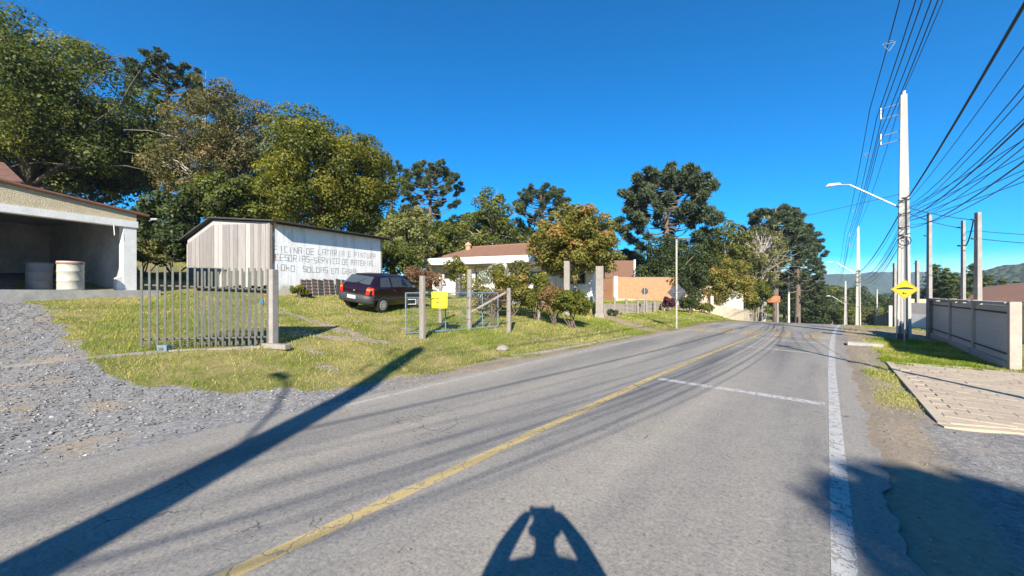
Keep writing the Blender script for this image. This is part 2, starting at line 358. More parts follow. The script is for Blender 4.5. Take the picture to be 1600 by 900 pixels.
def zones(x, y):
    s, t = st(x, y); w = wob(x, y)
    left = sm(np.interp(t, GE_T, GE_S)-s+.28*w, -.3, .3)
    tdv = np.interp(-s, [6, 10.3, 11.5, 13.4, 16.1, 17.3, 19, 40], [.2, .1, -.09, -.06, -.62, -1.1, -1.3, -1.5])
    left = left*np.where(-s < 10.3, 1, sm(t-tdv+.25*w, -.2, .2))
    far = sm(-t, 6.5, 7.5)*sm(-s, 7, 8)
    patch = sm(.75-np.hypot((s+10.9)/.9, (t+1.6)/.5)+.2*w, 0, .2)
    gl = np.maximum(np.maximum(left, far), patch)*(s < -4)
    bare = .8*sm(wob(x*.5+1, y*1.1+4)+.55*wob(x*2.3, y*3.1+1), .62, 1.15)*(s > -17)*(t < 16); gl = gl*(1-bare)
    gr = sm(s-1.15+.18*w, -.15, .15)*sm(t-12.7, -.1, .3)*(1-sm(t+.5*w-19.3, -.3, .6))
    gr = np.maximum(gr, sm(s, 3.3, 3.7)*sm(t, 6, 8)); gr = np.maximum(gr, sm(s, 1.4, 2.2)*sm(t, 27, 31))
    moss = .55*sm(.5-np.abs(s-1.0)+.3*w, 0, .4)*sm(t, 7.4, 8.5)*(1-sm(t, 12, 13)); gr = np.maximum(gr, moss)
    gr = gr*(s > .3)
    grass = np.where(s < -3, gl, gr)
    dirt = np.where(s > 0, .75*(1-sm(s+.3*w, .9, 1.6))*(t < 19)+sm(t, 18.5, 19.5), np.maximum(sm(t, 3, 6)*.8, bare))
    dirt = np.where((s > 0) & (t < 7.4) & (s > 1.0), .1, dirt)
    for pts, wd in TRACKS:
        k = 1-sm(pathdist(x, y, pts)+.06*w, wd*.6, wd*1.3); grass = grass*(1-.9*k); dirt = np.maximum(dirt, k)
    return grass, dirt
def gfine(x, y):
    s, t = st(x, y); grass, dirt = zones(x, y)
    n = .012*np.sin(3.1*x+2*y)+.010*np.sin(7*x-5*y)+.006*np.sin(17*x+13*y)
    off = sm(-s, 5.8, 6.6)+sm(s, .2, 1.0)
    return gz(x, y)+n*np.clip(off, 0, 1)-.035*(1-np.clip(sm(-s-np.interp(t, [0, 8, 14, 20, 28, 40, 170], [0, -.1, -.4, -.8, -1.3, -1.7, -2.2]), 5.75, 5.95)+sm(s, .35, .6), 0, 1)), grass, dirt
S = axis(-22, 6.5, .13, -1900, 1900, 1.22); T = axis(-3, 34, .16, -400, 2600, 1.22)
SS, TT = np.meshgrid(S, T); X, Y = xy(SS, TT); Z, ga, da = gfine(X, Y)
me = bpy.data.meshes.new('ground'); nS, nT = len(S), len(T)
idx = np.arange(nS*nT).reshape(nT, nS); quads = np.stack([idx[:-1, :-1], idx[:-1, 1:], idx[1:, 1:], idx[1:, :-1]], -1).reshape(-1, 4)
me.vertices.add(nS*nT); me.vertices.foreach_set('co', np.stack([X, Y, Z], -1).astype(np.float32).ravel())
me.loops.add(quads.size); me.loops.foreach_set('vertex_index', quads.astype(np.int32).ravel())
me.polygons.add(len(quads)); me.polygons.foreach_set('loop_start', np.arange(0, quads.size, 4, dtype=np.int32)); me.polygons.foreach_set('loop_total', np.full(len(quads), 4, np.int32))
for k, a in (('grass', ga), ('dirt', da)):
    q = me.attributes.new(k, 'FLOAT', 'POINT'); q.data.foreach_set('value', a.astype(np.float32).ravel())
me.update(calc_edges=True); me.polygons.foreach_set('use_smooth', np.ones(len(quads), bool))
tag(link('ground', me, M['ground']), kind='structure')

def strip(name, sl, sr, ts, dz, mat, ncross=1, parent=None):
    """sheet on the road between s=sl(t) and s=sr(t); uv = (s, t)"""
    vs, fs, uvs = [], [], []; n = ncross+1
    for i, t in enumerate(ts):
        a, b = sl(t), sr(t)
        for k in range(n):
            s = a+(b-a)*k/ncross; x, y = xy(s, t); vs.append((x, y, float(rz(t))+dz)); uvs.append((s, t))
    for i in range(len(ts)-1):
        for k in range(ncross): fs.append((i*n+k, i*n+k+1, (i+1)*n+k+1, (i+1)*n+k))
    me = bpy.data.meshes.new(name); me.from_pydata(vs, [], fs); u = me.uv_layers.new(name='UVMap')
    for l in me.loops: u.data[l.index].uv = uvs[l.vertex_index]
    return link(name, me, mat, parent)
def jag(t, a, sd): return a*(.5*math.sin(3.1*t+sd)+.3*math.sin(7.7*t+2*sd)+.25*math.sin(19*t+3*sd))
BEND = lambda t: float(np.interp(t, [0, 8, 14, 20, 28, 40, 170], [0, .1, .4, .8, 1.3, 1.7, 2.2]))
BR = lambda t: float(np.interp(t, [0, 11, 16, 20, 24, 28, 34, 40, 170], [0, 0, .04, .12, .25, .42, .65, .8, 1.4]))
TS = list(np.arange(-12, 34, .1))+list(np.arange(34, 170, 1.0))
road = tag(strip('road', lambda t: -5.95+BEND(t)+jag(t, .09, 1), lambda t: .42+BR(t)+jag(t, .07, 4), TS, .0, M['road'], 2), kind='structure')
T1 = [t for t in TS if t < 120]
LS = lambda t: -5.70+BEND(t)
YC = lambda t: -2.83+BEND(t)
strip('centre_line', lambda t: YC(t)-.065, lambda t: YC(t)+.065, T1, .004, M['pyellow'], 1, road)
strip('edge_line', lambda t: .02+BR(t), lambda t: .15+BR(t), T1, .004, M['pwhite'], 1, road)
strip('edge_line', lambda t: LS(t)-.05, lambda t: LS(t)+.05, [t for t in T1 if t > 2.6], .004, M['pfaint'], 1, road)
def cross(t0, t1, w, a, b, mat, dz=.004):                       # line across the road from (s=a,t0) to (s=b,t1)
    ss = np.linspace(a, b, 12); vs, fs, uvs = [], [], []
    for i, s in enumerate(ss):
        t = t0+(t1-t0)*i/11
        for k in (-1, 1):
            x, y = xy(s, t+k*w/2); vs.append((x, y, float(rz(t))+dz)); uvs.append((s+7, t+k*w/2))
    fs = [(2*i, 2*i+1, 2*i+3, 2*i+2) for i in range(11)]
    me = bpy.data.meshes.new('crossing_line'); me.from_pydata(vs, [], fs); u = me.uv_layers.new(name='UVMap')
    for l in me.loops: u.data[l.index].uv = uvs[l.vertex_index]
    return link('crossing_line', me, mat, road)
cross(7.66, 7.59, .20, -2.6, -.02, M['pwhite']); cross(14.1, 13.64, .22, -2.3, 0, M['pfaint']); cross(17.0, 16.5, .24, -2.2, 0, M['pfaint'])
cross(23.5, 23.2, .4, -5.1, -2.8, M['pfaint'])
def speed_hump(t0, t1):                                          # low asphalt hump across the road with worn stripes
    vs, fs, uvs = [], [], []; n = 13; ss = np.linspace(-4.9, .1, 30)
    for i in range(n):
        u = i/(n-1); t = t0+(t1-t0)*u; h = .085*math.sin(math.pi*u)**1.0+.005
        for s in ss:
            x, y = xy(s, t); vs.append((x, y, float(rz(t))+h)); uvs.append((s, t))
    m = len(ss); fs = [(i*m+k, i*m+k+1, (i+1)*m+k+1, (i+1)*m+k) for i in range(n-1) for k in range(m-1)]
    me = bpy.data.meshes.new('speed_hump'); me.from_pydata(vs, [], fs); u_ = me.uv_layers.new(name='UVMap')
    for l in me.loops: u_.data[l.index].uv = uvs[l.vertex_index]
    me.polygons.foreach_set('use_smooth', [True]*len(me.polygons))
    o = link('speed_hump', me, M['road'], road)
    for k in range(5):                                           # slanted worn ochre stripes
        sa = -4.7+k*1.0; vs, fs, uvs = [], [], []
        for i in range(n):
            u = i/(n-1); t = t0+(t1-t0)*u; h = .085*math.sin(math.pi*u)+.009
            for w in (0, .5):
                s = sa+w+.3*u; x, y = xy(s, t); vs.append((x, y, float(rz(t))+h)); uvs.append((s+3, t+5))
        fs = [(2*i, 2*i+1, 2*i+3, 2*i+2) for i in range(n-1)]
        me = bpy.data.meshes.new('painted_stripe'); me.from_pydata(vs, [], fs); u_ = me.uv_layers.new(name='UVMap')
        for l in me.loops: u_.data[l.index].uv = uvs[l.vertex_index]
        link('painted_stripe', me, M['pochre'], o)
speed_hump(18.0, 20.4)

# paved drive on the right, each paver its own block
pc = [plain('paver_buff', (.48, .39, .28), (.33, .265, .19), 5, .9, .5, coord='Generated'), plain('paver_rose', (.44, .35, .255), (.31, .245, .175), 5, .9, .5, coord='Generated')]
drive = MB()
for s0, t0, s1, t1 in ((1.12, 7.4, 1.24, 12.9),):
    a, b, c, d = onst(s0, t0), onst(s1, t0), onst(s1, t1), onst(s0, t1)
    drive.prism([p-Vector((0, 0, .05)) for p in (a, b, c, d)], (0, 0, .085))
bedp = [onst(1.2, 7.5), onst(4.5, 9.05), onst(4.5, 13.5), onst(1.2, 12.8)]
drive.prism([p+Vector((0, 0, -.06)) for p in bedp], (0, 0, .080))
drive = tag(drive.build('driveway', pc[0]), kind='structure')
pvm = MB().box((0, 0, 0), (.308, .203, .08)); pv0 = pvm.build('paver', pc[0], drive, bevel=.005); first = True
pmesh = [pv0.data, pv0.data.copy()]; pmesh[1].materials.clear(); pmesh[1].materials.append(pc[1])
np_ = 0
for j in range(40):
    for i in range(20):
        s = 1.41+i*.31+(.155 if j % 2 else 0); t = 7.55+j*.205
        if not (t > 7.6+.45*(s-1.2) and t < 12.8+.22*(s-1.2)) or s > 4.6: continue
        x, y = xy(s, t)
        if y < .5 or x/y > 1.46 or np_ >= 298: continue
        o = pv0 if first else bpy.data.objects.new('paver', pmesh[random.random() < .4])
        if not first: C.objects.link(o); o.parent = drive
        first = False; np_ += 1
        o.location = (x, y, g(x, y)-.012+random.uniform(-.004, .004)); o.rotation_euler = (random.uniform(-.012, .012), random.uniform(-.012, .012), -TH+random.uniform(-.02, .02))
kb = MB()
for a, b in (((1.12, 7.25), (4.4, 8.75)), ((1.12, 13.0), (4.4, 13.75))):
    p, q = onst(*a), onst(*b); d = (q-p).normalized(); n = Vector((-d.y, d.x, 0))*.06
    kb.prism([p-n-Vector((0, 0, .05)), q-n-Vector((0, 0, .05)), q+n-Vector((0, 0, .05)), p+n-Vector((0, 0, .05))], (0, 0, .088))
kb.build('kerb_edge', pc[0], drive)

# loose gravel stones (uncountable) and lawn
def stones(n, rs, rt, name, smin, smax, label, only=None):
    base = np.array([(1, 0, 0), (-1, 0, 0), (0, 1, 0), (0, -1, 0), (0, 0, 1), (0, 0, -1)], float)
    fc = np.array([(0, 2, 4), (2, 1, 4), (1, 3, 4), (3, 0, 4), (2, 0, 5), (1, 2, 5), (3, 1, 5), (0, 3, 5)])
    s = rng.uniform(*rs, n); t = rng.uniform(*rt, n); x, y = xy(s, t); ga, da = zones(x, y)
    keep = (ga < .4) & (y > 1) & ((s < -6.0) | (s > .5)) & ~PAVE(s, t) & ((s < -6.6) | (s > 0) | (rng.random(n) < .35))
    x, y = x[keep], y[keep]; n = len(x); z = gfine(x, y)[0]
    sz = smin+(smax-smin)*rng.random(n)**4
    V = base[None]*rng.uniform(.5, 1.2, (n, 6, 1))*sz[:, None, None]*np.array([1, .8, .55])
    a = rng.uniform(0, 6.28, n); ca, sa = np.cos(a)[:, None], np.sin(a)[:, None]
    V = np.stack([V[..., 0]*ca-V[..., 1]*sa, V[..., 0]*sa+V[..., 1]*ca, V[..., 2]], -1)+np.stack([x, y, z+sz*.2], -1)[:, None]
    tint = np.repeat(rng.random(n), 24)
    m, t_, b = newmat('gravel_stone'); a_ = N(t_, 'Attribute', attribute_name='tint').outputs['Fac']
    t_.links.new(ramp(t_, a_, [(0, (.09, .088, .086)), (.6, (.20, .196, .19)), (.93, (.29, .275, .255)), (1, (.42, .39, .35))]), b.inputs['Base Color']); b.inputs['Roughness'].default_value = .9
    return tag(npmesh(name, V[:, fc].reshape(-1, 3), 3, m, attrs={'tint': tint}), label, 'gravel', kind='stuff')
stones(80000, (-17, -5.9), (-4.5, 6), 'gravel', .007, .036, 'loose grey gravel on the forecourt beside the road')
stones(9000, (.5, 5.5), (1.0, 19), 'roadside_grit', .006, .022, 'loose grit along the right road shoulder')

def lawn(n, name, rs, rt, label, keepf, hscale=1.0, ymax=60):
    s = rng.uniform(*rs, n*6); t = rng.uniform(*rt, n*6); x, y = xy(s, t)
    ga, da = zones(x, y); w = wob(x*.6, y*.6)
    pr = np.clip(9/np.maximum(y, 5), .10, 1)*(ga > .5+.22*rng.standard_normal(len(x)))*keepf(x, y, s, t)*(y > 2)*(np.abs(x) < 1.48*y+1)*(y < ymax)
    pr *= np.clip(.75+.5*w, .25, 1)
    k = np.nonzero(rng.random(len(x)) < pr)[0][:n]
    x, y = x[k], y[k]; z = gfine(x, y)[0]; n = len(x)
    wd = np.maximum(.010, .0013*y)*rng.uniform(.7, 1.3, n); h = (.035+.05*rng.random(n)**1.5)*hscale*(1+.5*(rng.random(n) < .04))
    a = rng.uniform(0, 6.28, n); dx, dy = np.cos(a)*wd/2, np.sin(a)*wd/2; lx, ly = rng.normal(0, .45, n)*h, rng.normal(0, .45, n)*h
    V = np.stack([np.stack([x-dx, y-dy, z-.01], -1), np.stack([x+dx, y+dy, z-.01], -1), np.stack([x+lx, y+ly, z+h], -1)], 1)
    w1 = wob(x*.35+3, y*.35); w2 = wob(x*1.4+9, y*1.4-2)
    dry = np.clip(.52+1.0*w1+.6*w2, 0, 1)
    tint = np.where(rng.random(n) < dry*.66, rng.uniform(.72, 1, n), rng.uniform(0, .62, n)); h = h*(1.25-.6*dry); V[:, 2, 2] = z+h
    return tag(npmesh(name, V.reshape(-1, 3), 3, GRASS, attrs={'tint': np.repeat(tint, 3)}), label, 'grass', kind='stuff')
lawn(240000, 'grass', (-34, -5.8), (-3, 46), 'sunlit patchy lawn on the left of the road', lambda x, y, s, t: ((s > -18.6) | (t > 4) | (t < -3)).astype(float))
WL = [tuple(gpx) for gpx in gp((222, 548), (427, 541), (455, 552))]; WF = [tuple(q) for q in gp((634, 526), (660, 531), (733, 517), (795, 521), (842, 502), (890, 500))]
lawn(16000, 'weeds', (-22, -5.8), (-1, 22), 'taller tufts of weeds along the gate, the fence and the verge', lambda x, y, s, t: np.clip(1.4-2.6*np.minimum(pathdist(x, y, WL), pathdist(x, y, WF)), .0, 1)+.35*sm(wob(x*1.7+5, y*1.7), .55, .8), 2.1)
lawn(60000, 'grass', (.6, 3.6), (7, 32), 'short green grass on the right verge by the slatted fence', lambda x, y, s, t: (~PAVE(s, t)).astype(float), .8)
#SECTION2

# ------------------------------------------------------------------ vegetation
def leaf_quads(P, Nn, size, r, aspect=.6, up=.25):
    n = len(P); d = Nn+r.normal(0, .55, (n, 3)); d[:, 2] += up; d /= np.linalg.norm(d, axis=1)[:, None]+1e-9
    q = r.normal(0, 1, (n, 3)); a = np.cross(d, q); a /= np.linalg.norm(a, axis=1)[:, None]+1e-9; b = np.cross(d, a)
    sz = size*r.uniform(.6, 1.4, n)[:, None]; a = a*sz*.5; b = b*sz*.5*aspect
    fold = d*sz*.12
    return np.stack([P-a, P-b+fold, P+a, P+b+fold], 1).reshape(-1, 3)
def crown_points(r, c, rad, ncl, nleaf, clr, shell=.45, low=-.75, flat=.8, seedout=.12):
    """clumps spread through an uneven ellipsoid; returns leaf points, normals, tint"""
    c = np.array(c, float); rad = np.array(rad, float)
    d = r.normal(0, 1, (ncl*3, 3)); d /= np.linalg.norm(d, axis=1)[:, None]; d = d[d[:, 2] > low][:ncl]
    lob = 1+seedout*(np.sin(3*np.arctan2(d[:, 1], d[:, 0])+c[0])+np.sin(4*d[:, 2]+2*d[:, 0]+rad[0]))+r.normal(0, .06, len(d))
    rr = (shell+(1-shell)*r.random(len(d))**.6)*lob
    cc = c+d*rad*rr[:, None]*(1-clr*.6)
    cr = clr*rad.mean()*r.uniform(.55, 1.35, len(d))
    w = cr**2; k = r.choice(len(d), nleaf, p=w/w.sum())
    e = r.normal(0, 1, (nleaf, 3)); e[:, 2] += .35; e /= np.linalg.norm(e, axis=1)[:, None]
    P = cc[k]+e*(cr[k]*(.35+.65*r.random(nleaf)**.5))[:, None]*np.array([1, 1, flat])
    ct = r.normal(0, .17, len(d))
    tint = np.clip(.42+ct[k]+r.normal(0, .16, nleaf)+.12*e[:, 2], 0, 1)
    return P, e, tint, cc
def limb_mesh(mb, a, b, r0, r1, r, sag=.12, n=5, sides=6):
    a, b = Vector(a), Vector(b); L = (b-a).length; pts = []
    o = Vector((r.normal(0, .06), r.normal(0, .06), sag))*L
    for i in range(n):
        u = i/(n-1); pts.append(a.lerp(b, u)+o*(4*u*(1-u))*.5+Vector(r.normal(0, .012*L, 3))*(0 < i < n-1))
    mb.tube(pts, [r0+(r1-r0)*i/(n-1) for i in range(n)], sides, cap=False)
def make_tree(name, label, loc, H, cz, rad, ncl, nleaf, lsize, leaf, bark='bark', seed=1, tr=.25, limbs=14, clr=.26, shell=.45, low=-.7, group=None, cat='tree', lean=(0, 0), twigs=0, lob=.12, extra=None):
    r = np.random.default_rng(seed); t = thing(name, label, cat, loc, 0, group)
    c = (lean[0], lean[1], cz)
    P, e, tint, cc = crown_points(r, c, rad, ncl, nleaf, clr, shell, low, seedout=lob)
    if extra:
        for (c2, rad2, n2, l2) in extra:
            p2, e2, t2, cc2 = crown_points(r, c2, rad2, max(6, ncl//4), l2, clr*1.1, shell, low, seedout=lob); P = np.vstack([P, p2]); e = np.vstack([e, e2]); tint = np.r_[tint, t2]; cc = np.vstack([cc, cc2])
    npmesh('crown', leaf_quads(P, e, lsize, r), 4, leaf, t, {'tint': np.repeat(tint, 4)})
    mb = MB(); fork = Vector((lean[0]*.4, lean[1]*.4, max(.25*H, cz-rad[2]*.75)))
    pts = [Vector((0, 0, -.3)), Vector((0, 0, 0)), fork*.5+Vector(r.normal(0, tr*.4, 3))*Vector((1, 1, 0)).x, fork, Vector((c[0]*.8, c[1]*.8, cz)), Vector((c[0], c[1], cz+rad[2]*.55))]
    mb.tube(pts, [tr*1.5, tr*1.15, tr, tr*.85, tr*.45, tr*.1], 9)
    order = r.permutation(len(cc))[:limbs]
    for k in order:
        q = cc[k]; zz = min(max(fork.z*.9, q[2]-np.hypot(q[0]-c[0], q[1]-c[1])*r.uniform(.5, 1.0)), cz+rad[2]*.3)
        u = np.clip((zz-fork.z)/max(cz-fork.z, .1), 0, 1); a = fork.lerp(Vector((c[0]*.8, c[1]*.8, cz)), u)
        limb_mesh(mb, a, q, tr*.42, tr*.10, r)
        for _ in range(twigs):
            w = q+r.normal(0, 1, 3)*np.array(rad)*.22; limb_mesh(mb, Vector(a).lerp(Vector(q), .6), w, tr*.14, tr*.04, r, n=4, sides=4)
    mb.build('trunk', M[bark], t, smooth=True)
    return t
def make_araucaria(name, label, loc, H, R, seed, depth=.5, nb=110, group=None, tr=.3, open_=False, trunks=None):
    """umbrella pine: bare trunk, whorls of upswept branches, dark needle tufts at their ends"""
    r = np.random.default_rng(seed); t = thing(name, label, 'tree', loc, 0, group); mb = MB(); PP, EE, TT_ = [], [], []
    mb.tube([(0, 0, -.4), (0, 0, 0), (r.normal(0, .1), r.normal(0, .1), H*.5), (0, 0, H*.9), (0, 0, H*.985)], [tr*1.4, tr*1.1, tr*.85, tr*.45, tr*.12], 9)
    z0 = H*(1-depth)
    for i in range(nb):
        u = ((i+.5)/nb)**.58; z = z0+(H*.95-z0)*u*.93
        a = i*2.39996+r.normal(0, .25)
        L = R*(math.sqrt(max(0, 1-(max(0, u-.12)/.95)**2.2)))*r.uniform(.72, 1.06)
        if u < .12: L *= r.uniform(.75, 1.0)
        droop = -.13*L*(1-u); rise = (.20+.18*u)*L+.25
        d = Vector((math.cos(a), math.sin(a), 0)); sd = Vector((-d.y, d.x, 0))
        pts = []
        for k in range(6):
            w = k/5; pts.append(Vector((0, 0, z))+d*L*w+Vector((0, 0, droop*math.sin(math.pi*min(1, w*1.2))+rise*w**2.6)))
        mb.tube(pts, [.065+.012*L, .055+.01*L, .05, .042, .035, .025], 5, cap=False)
        ntuft = 3 if L > .35*R else 2
        for k in range(ntuft):
            q = pts[-1].lerp(pts[-2], .75*k*r.uniform(.5, 1)) if k else pts[-1]
            q = q+sd*r.normal(0, .085*R*(k > 0))+Vector((0, 0, r.uniform(-.01, .05)*R))
            pr = R*r.uniform(.075, .115)*(1.0 if k == 0 else .82); n = int(210*(pr/.6)**.8)+30
            e = r.normal(0, 1, (n, 3)); e[:, 2] += .25; e /= np.linalg.norm(e, axis=1)[:, None]
            PP.append(np.array(q)+e*(pr*(.55+.45*r.random(n)))[:, None]*np.array([1, 1, .72])); EE.append(e)
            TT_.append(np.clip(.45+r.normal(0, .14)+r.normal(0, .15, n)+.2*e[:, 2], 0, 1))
            if k: mb.tube([pts[-3], q], [.035, .02], 4, cap=False)
    P, E_, tt = np.vstack(PP), np.vstack(EE), np.concatenate(TT_); n = len(P)
    # needle shoots: thin quads pointing outward
    sz = (R*.036)*r.uniform(.7, 1.3, n)[:, None]; q = np.cross(E_, r.normal(0, 1, (n, 3))); q /= np.linalg.norm(q, axis=1)[:, None]
    ax = E_+r.normal(0, .45, (n, 3)); V = np.stack([P-ax*sz, P+q*sz*.32, P+ax*sz, P-q*sz*.32], 1).reshape(-1, 3)
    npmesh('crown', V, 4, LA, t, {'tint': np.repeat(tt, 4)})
    mb.build('trunk', M['bark'], t, smooth=True)
    return t
def make_conifer(name, label, loc, H, R, seed, group=None):
    r = np.random.default_rng(seed); t = thing(name, label, 'tree', loc, 0, group); mb = MB(); PP, EE = [], []
    mb.tube([(0, 0, -.3), (0, 0, H*.6), (0, 0, H)], [.2, .12, .02], 7)
    for i in range(70):
        u = (i+.5)/70; z = H*(.10+.88*u); L = R*(1-u)**.8*r.uniform(.7, 1.2)+.15; a = i*2.4; d = np.array([math.cos(a), math.sin(a), .18])
        mb.tube([(0, 0, z), tuple(np.array([0, 0, z])+d*L)], [.03, .01], 4, cap=False)
        n = int(40+150*L/R); w = r.random(n)**.7
        P = np.array([0, 0, z])+d*(L*w)[:, None]+r.normal(0, 1, (n, 3))*np.array([.16, .16, .07])*(.6+L*.35)
        PP.append(P); e = np.tile(d, (n, 1)); e[:, 2] += .6; EE.append(e)
    P, e = np.vstack(PP), np.vstack(EE)
    npmesh('crown', leaf_quads(P, e, .24, r, .4), 4, LC, t, {'tint': np.repeat(np.clip(r.normal(.45, .2, len(P)), 0, 1), 4)})
    mb.build('trunk', M['bark'], t); return t
def base(px, Y, dz=0):
    x = (px-800)/F*Y; return ground(x, Y, dz)
def pxtree(name, label, px0, px1, ytop, ybot, Y, **kw):
    """crown spans the given photo columns and rows at depth Y"""
    b = base((px0+px1)/2, Y); top = at(800, ytop, Y).z; bot = at(800, ybot, Y).z
    w = (px1-px0)/F*Y/2; rzz = (top-bot)/2
    ratio = kw.pop('depth_ratio', .85)
    return make_tree(name, label, b, top-b.z, (top+bot)/2-b.z, (w*.97, w*ratio, rzz*.97), **kw)
HT = 'big trees on the wooded slope behind the sheds'
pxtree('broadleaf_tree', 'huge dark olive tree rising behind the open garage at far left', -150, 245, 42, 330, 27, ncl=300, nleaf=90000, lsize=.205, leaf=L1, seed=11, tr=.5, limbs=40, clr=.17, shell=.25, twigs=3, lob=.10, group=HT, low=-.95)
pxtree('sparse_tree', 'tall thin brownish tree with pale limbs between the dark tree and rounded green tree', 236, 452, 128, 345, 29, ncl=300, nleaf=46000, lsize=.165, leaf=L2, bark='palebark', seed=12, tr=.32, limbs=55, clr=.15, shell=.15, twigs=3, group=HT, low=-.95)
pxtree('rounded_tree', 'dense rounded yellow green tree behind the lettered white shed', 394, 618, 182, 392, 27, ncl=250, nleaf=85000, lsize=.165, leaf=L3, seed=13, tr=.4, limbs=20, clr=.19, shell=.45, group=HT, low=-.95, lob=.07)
pxtree('understorey_tree', 'low dark bushy tree filling the gap between garage and plank shed', 205, 330, 300, 400, 24.5, ncl=70, nleaf=12000, lsize=.22, leaf=L5, seed=14, tr=.16, limbs=12, clr=.25, group=HT)
pxtree('understorey_tree', 'dense green understorey tree beneath the thin brownish tree', 290, 430, 268, 372, 26, ncl=70, nleaf=14000, lsize=.22, leaf=L1, seed=15, tr=.16, limbs=12, clr=.24, group=HT)
pxtree('understorey_tree', 'shaded tree low behind the huge olive tree beside the garage roof', 60, 225, 215, 345, 31, ncl=70, nleaf=15000, lsize=.26, leaf=L5, seed=16, tr=.2, limbs=12, clr=.25, group=HT)
pxtree('understorey_tree', 'green tree closing the gap behind the ridge of the plank shed', 330, 470, 285, 385, 31, ncl=70, nleaf=16000, lsize=.2, leaf=L1, seed=91, tr=.16, limbs=10, clr=.24, group=HT)
pxtree('understorey_tree', 'olive tree filling the slope between the dark tree and the brownish tree', 190, 300, 190, 330, 33, ncl=80, nleaf=18000, lsize=.2, leaf=L1, seed=92, tr=.18, limbs=14, clr=.22, group=HT)
pxtree('pale_tree', 'pale feathery tree just right of the lettered shed', 585, 690, 318, 445, 27, ncl=80, nleaf=13000, lsize=.17, leaf=L4, seed=17, tr=.14, limbs=20, clr=.22, low=-.9, twigs=2)
pxtree('broadleaf_tree', 'mid green tree above the left end of the house roof', 640, 735, 340, 425, 34, ncl=60, nleaf=11000, lsize=.22, leaf=L1, seed=18, tr=.18, limbs=16, clr=.24)
pxtree('broadleaf_tree', 'open green tree with bare stems above the house ridge', 712, 828, 296, 420, 38, ncl=80, nleaf=13000, lsize=.24, leaf=L1, bark='palebark', seed=19, tr=.22, limbs=30, clr=.2, shell=.3, twigs=2)
pxtree('garden_tree', 'full olive garden tree in front of the white house', 822, 974, 310, 455, 22.6, ncl=190, nleaf=40000, lsize=.15, leaf=L6, bark='palebark', seed=20, tr=.14, limbs=40, clr=.17, shell=.3, low=-.85, twigs=2, lob=.09)
pxtree('broadleaf_tree', 'dense dark green tree behind the orange brick wall', 995, 1120, 368, 480, 37, ncl=80, nleaf=17000, lsize=.22, leaf=L5, seed=21, tr=.2, limbs=12, clr=.23, low=-.95)
pxtree('broadleaf_tree', 'green leafy tree below the right side of the great umbrella pine', 1085, 1180, 345, 450, 44, ncl=70, nleaf=11000, lsize=.24, leaf=L1, bark='palebark', seed=22, tr=.2, limbs=24, clr=.22, shell=.3)
pxtree('bare_limbed_tree', 'thinly leaved tree with bare grey limbs before the dark pines', 1138, 1242, 338, 470, 43, ncl=110, nleaf=5200, lsize=.22, leaf=L4, bark='palebark', seed=23, tr=.34, limbs=60, clr=.13, shell=.2, twigs=3)
pxtree('small_tree', 'small yellow green tree above the low cream wall', 1095, 1185, 398, 492, 38, ncl=60, nleaf=9500, lsize=.19, leaf=L6, seed=24, tr=.12, limbs=18, clr=.23)
pxtree('small_tree', 'low shadowed tree beside the rusty gate sign', 1150, 1210, 432, 500, 41, ncl=40, nleaf=6500, lsize=.2, leaf=L1, seed=25, tr=.12, limbs=10, clr=.25)
pxtree('dark_tree', 'dark leafy tree at the bend where the road drops away', 1212, 1300, 425, 540, 80, ncl=60, nleaf=10500, lsize=.42, leaf=L5, seed=26, tr=.3, limbs=8, clr=.25, low=-.95)
AG = 'umbrella pines on the skyline'
def pxarau(label, px, ytop, Y, halfpx, seed, **kw):
    b = base(px, Y); H = at(800, ytop, Y).z-b.z
    return make_araucaria('umbrella_pine', label, b, H, halfpx/F*Y, seed, group=AG, **kw)
pxarau('great round umbrella pine standing alone in the middle of the skyline', 1042, 263, 44, 81, 31, depth=.72, nb=74, tr=.36)
pxarau('umbrella pine showing between the huge olive tree and the brownish tree', 262, 86, 40, 60, 32, depth=.45, nb=46)
pxarau('umbrella pine just right of the rounded green tree', 672, 252, 47, 52, 33, depth=.55, nb=52)
pxarau('umbrella pine half hidden behind the right edge of the rounded green tree', 612, 248, 52, 34, 34, depth=.45, nb=40)
pxarau('flat topped umbrella pine above the garden tree and the house', 846, 292, 55, 46, 35, depth=.42, nb=46)
pxarau('tallest of the dark umbrella pines overhanging the road at the bend', 1212, 320, 62, 54, 36, depth=.66, nb=80, tr=.45)
pxarau('right hand umbrella pine of the dark group at the bend', 1246, 352, 68, 42, 37, depth=.76, nb=80, tr=.45)
pxarau('left hand umbrella pine of the dark group behind the bare limbed tree', 1192, 345, 70, 36, 38, depth=.55, nb=54, tr=.4)
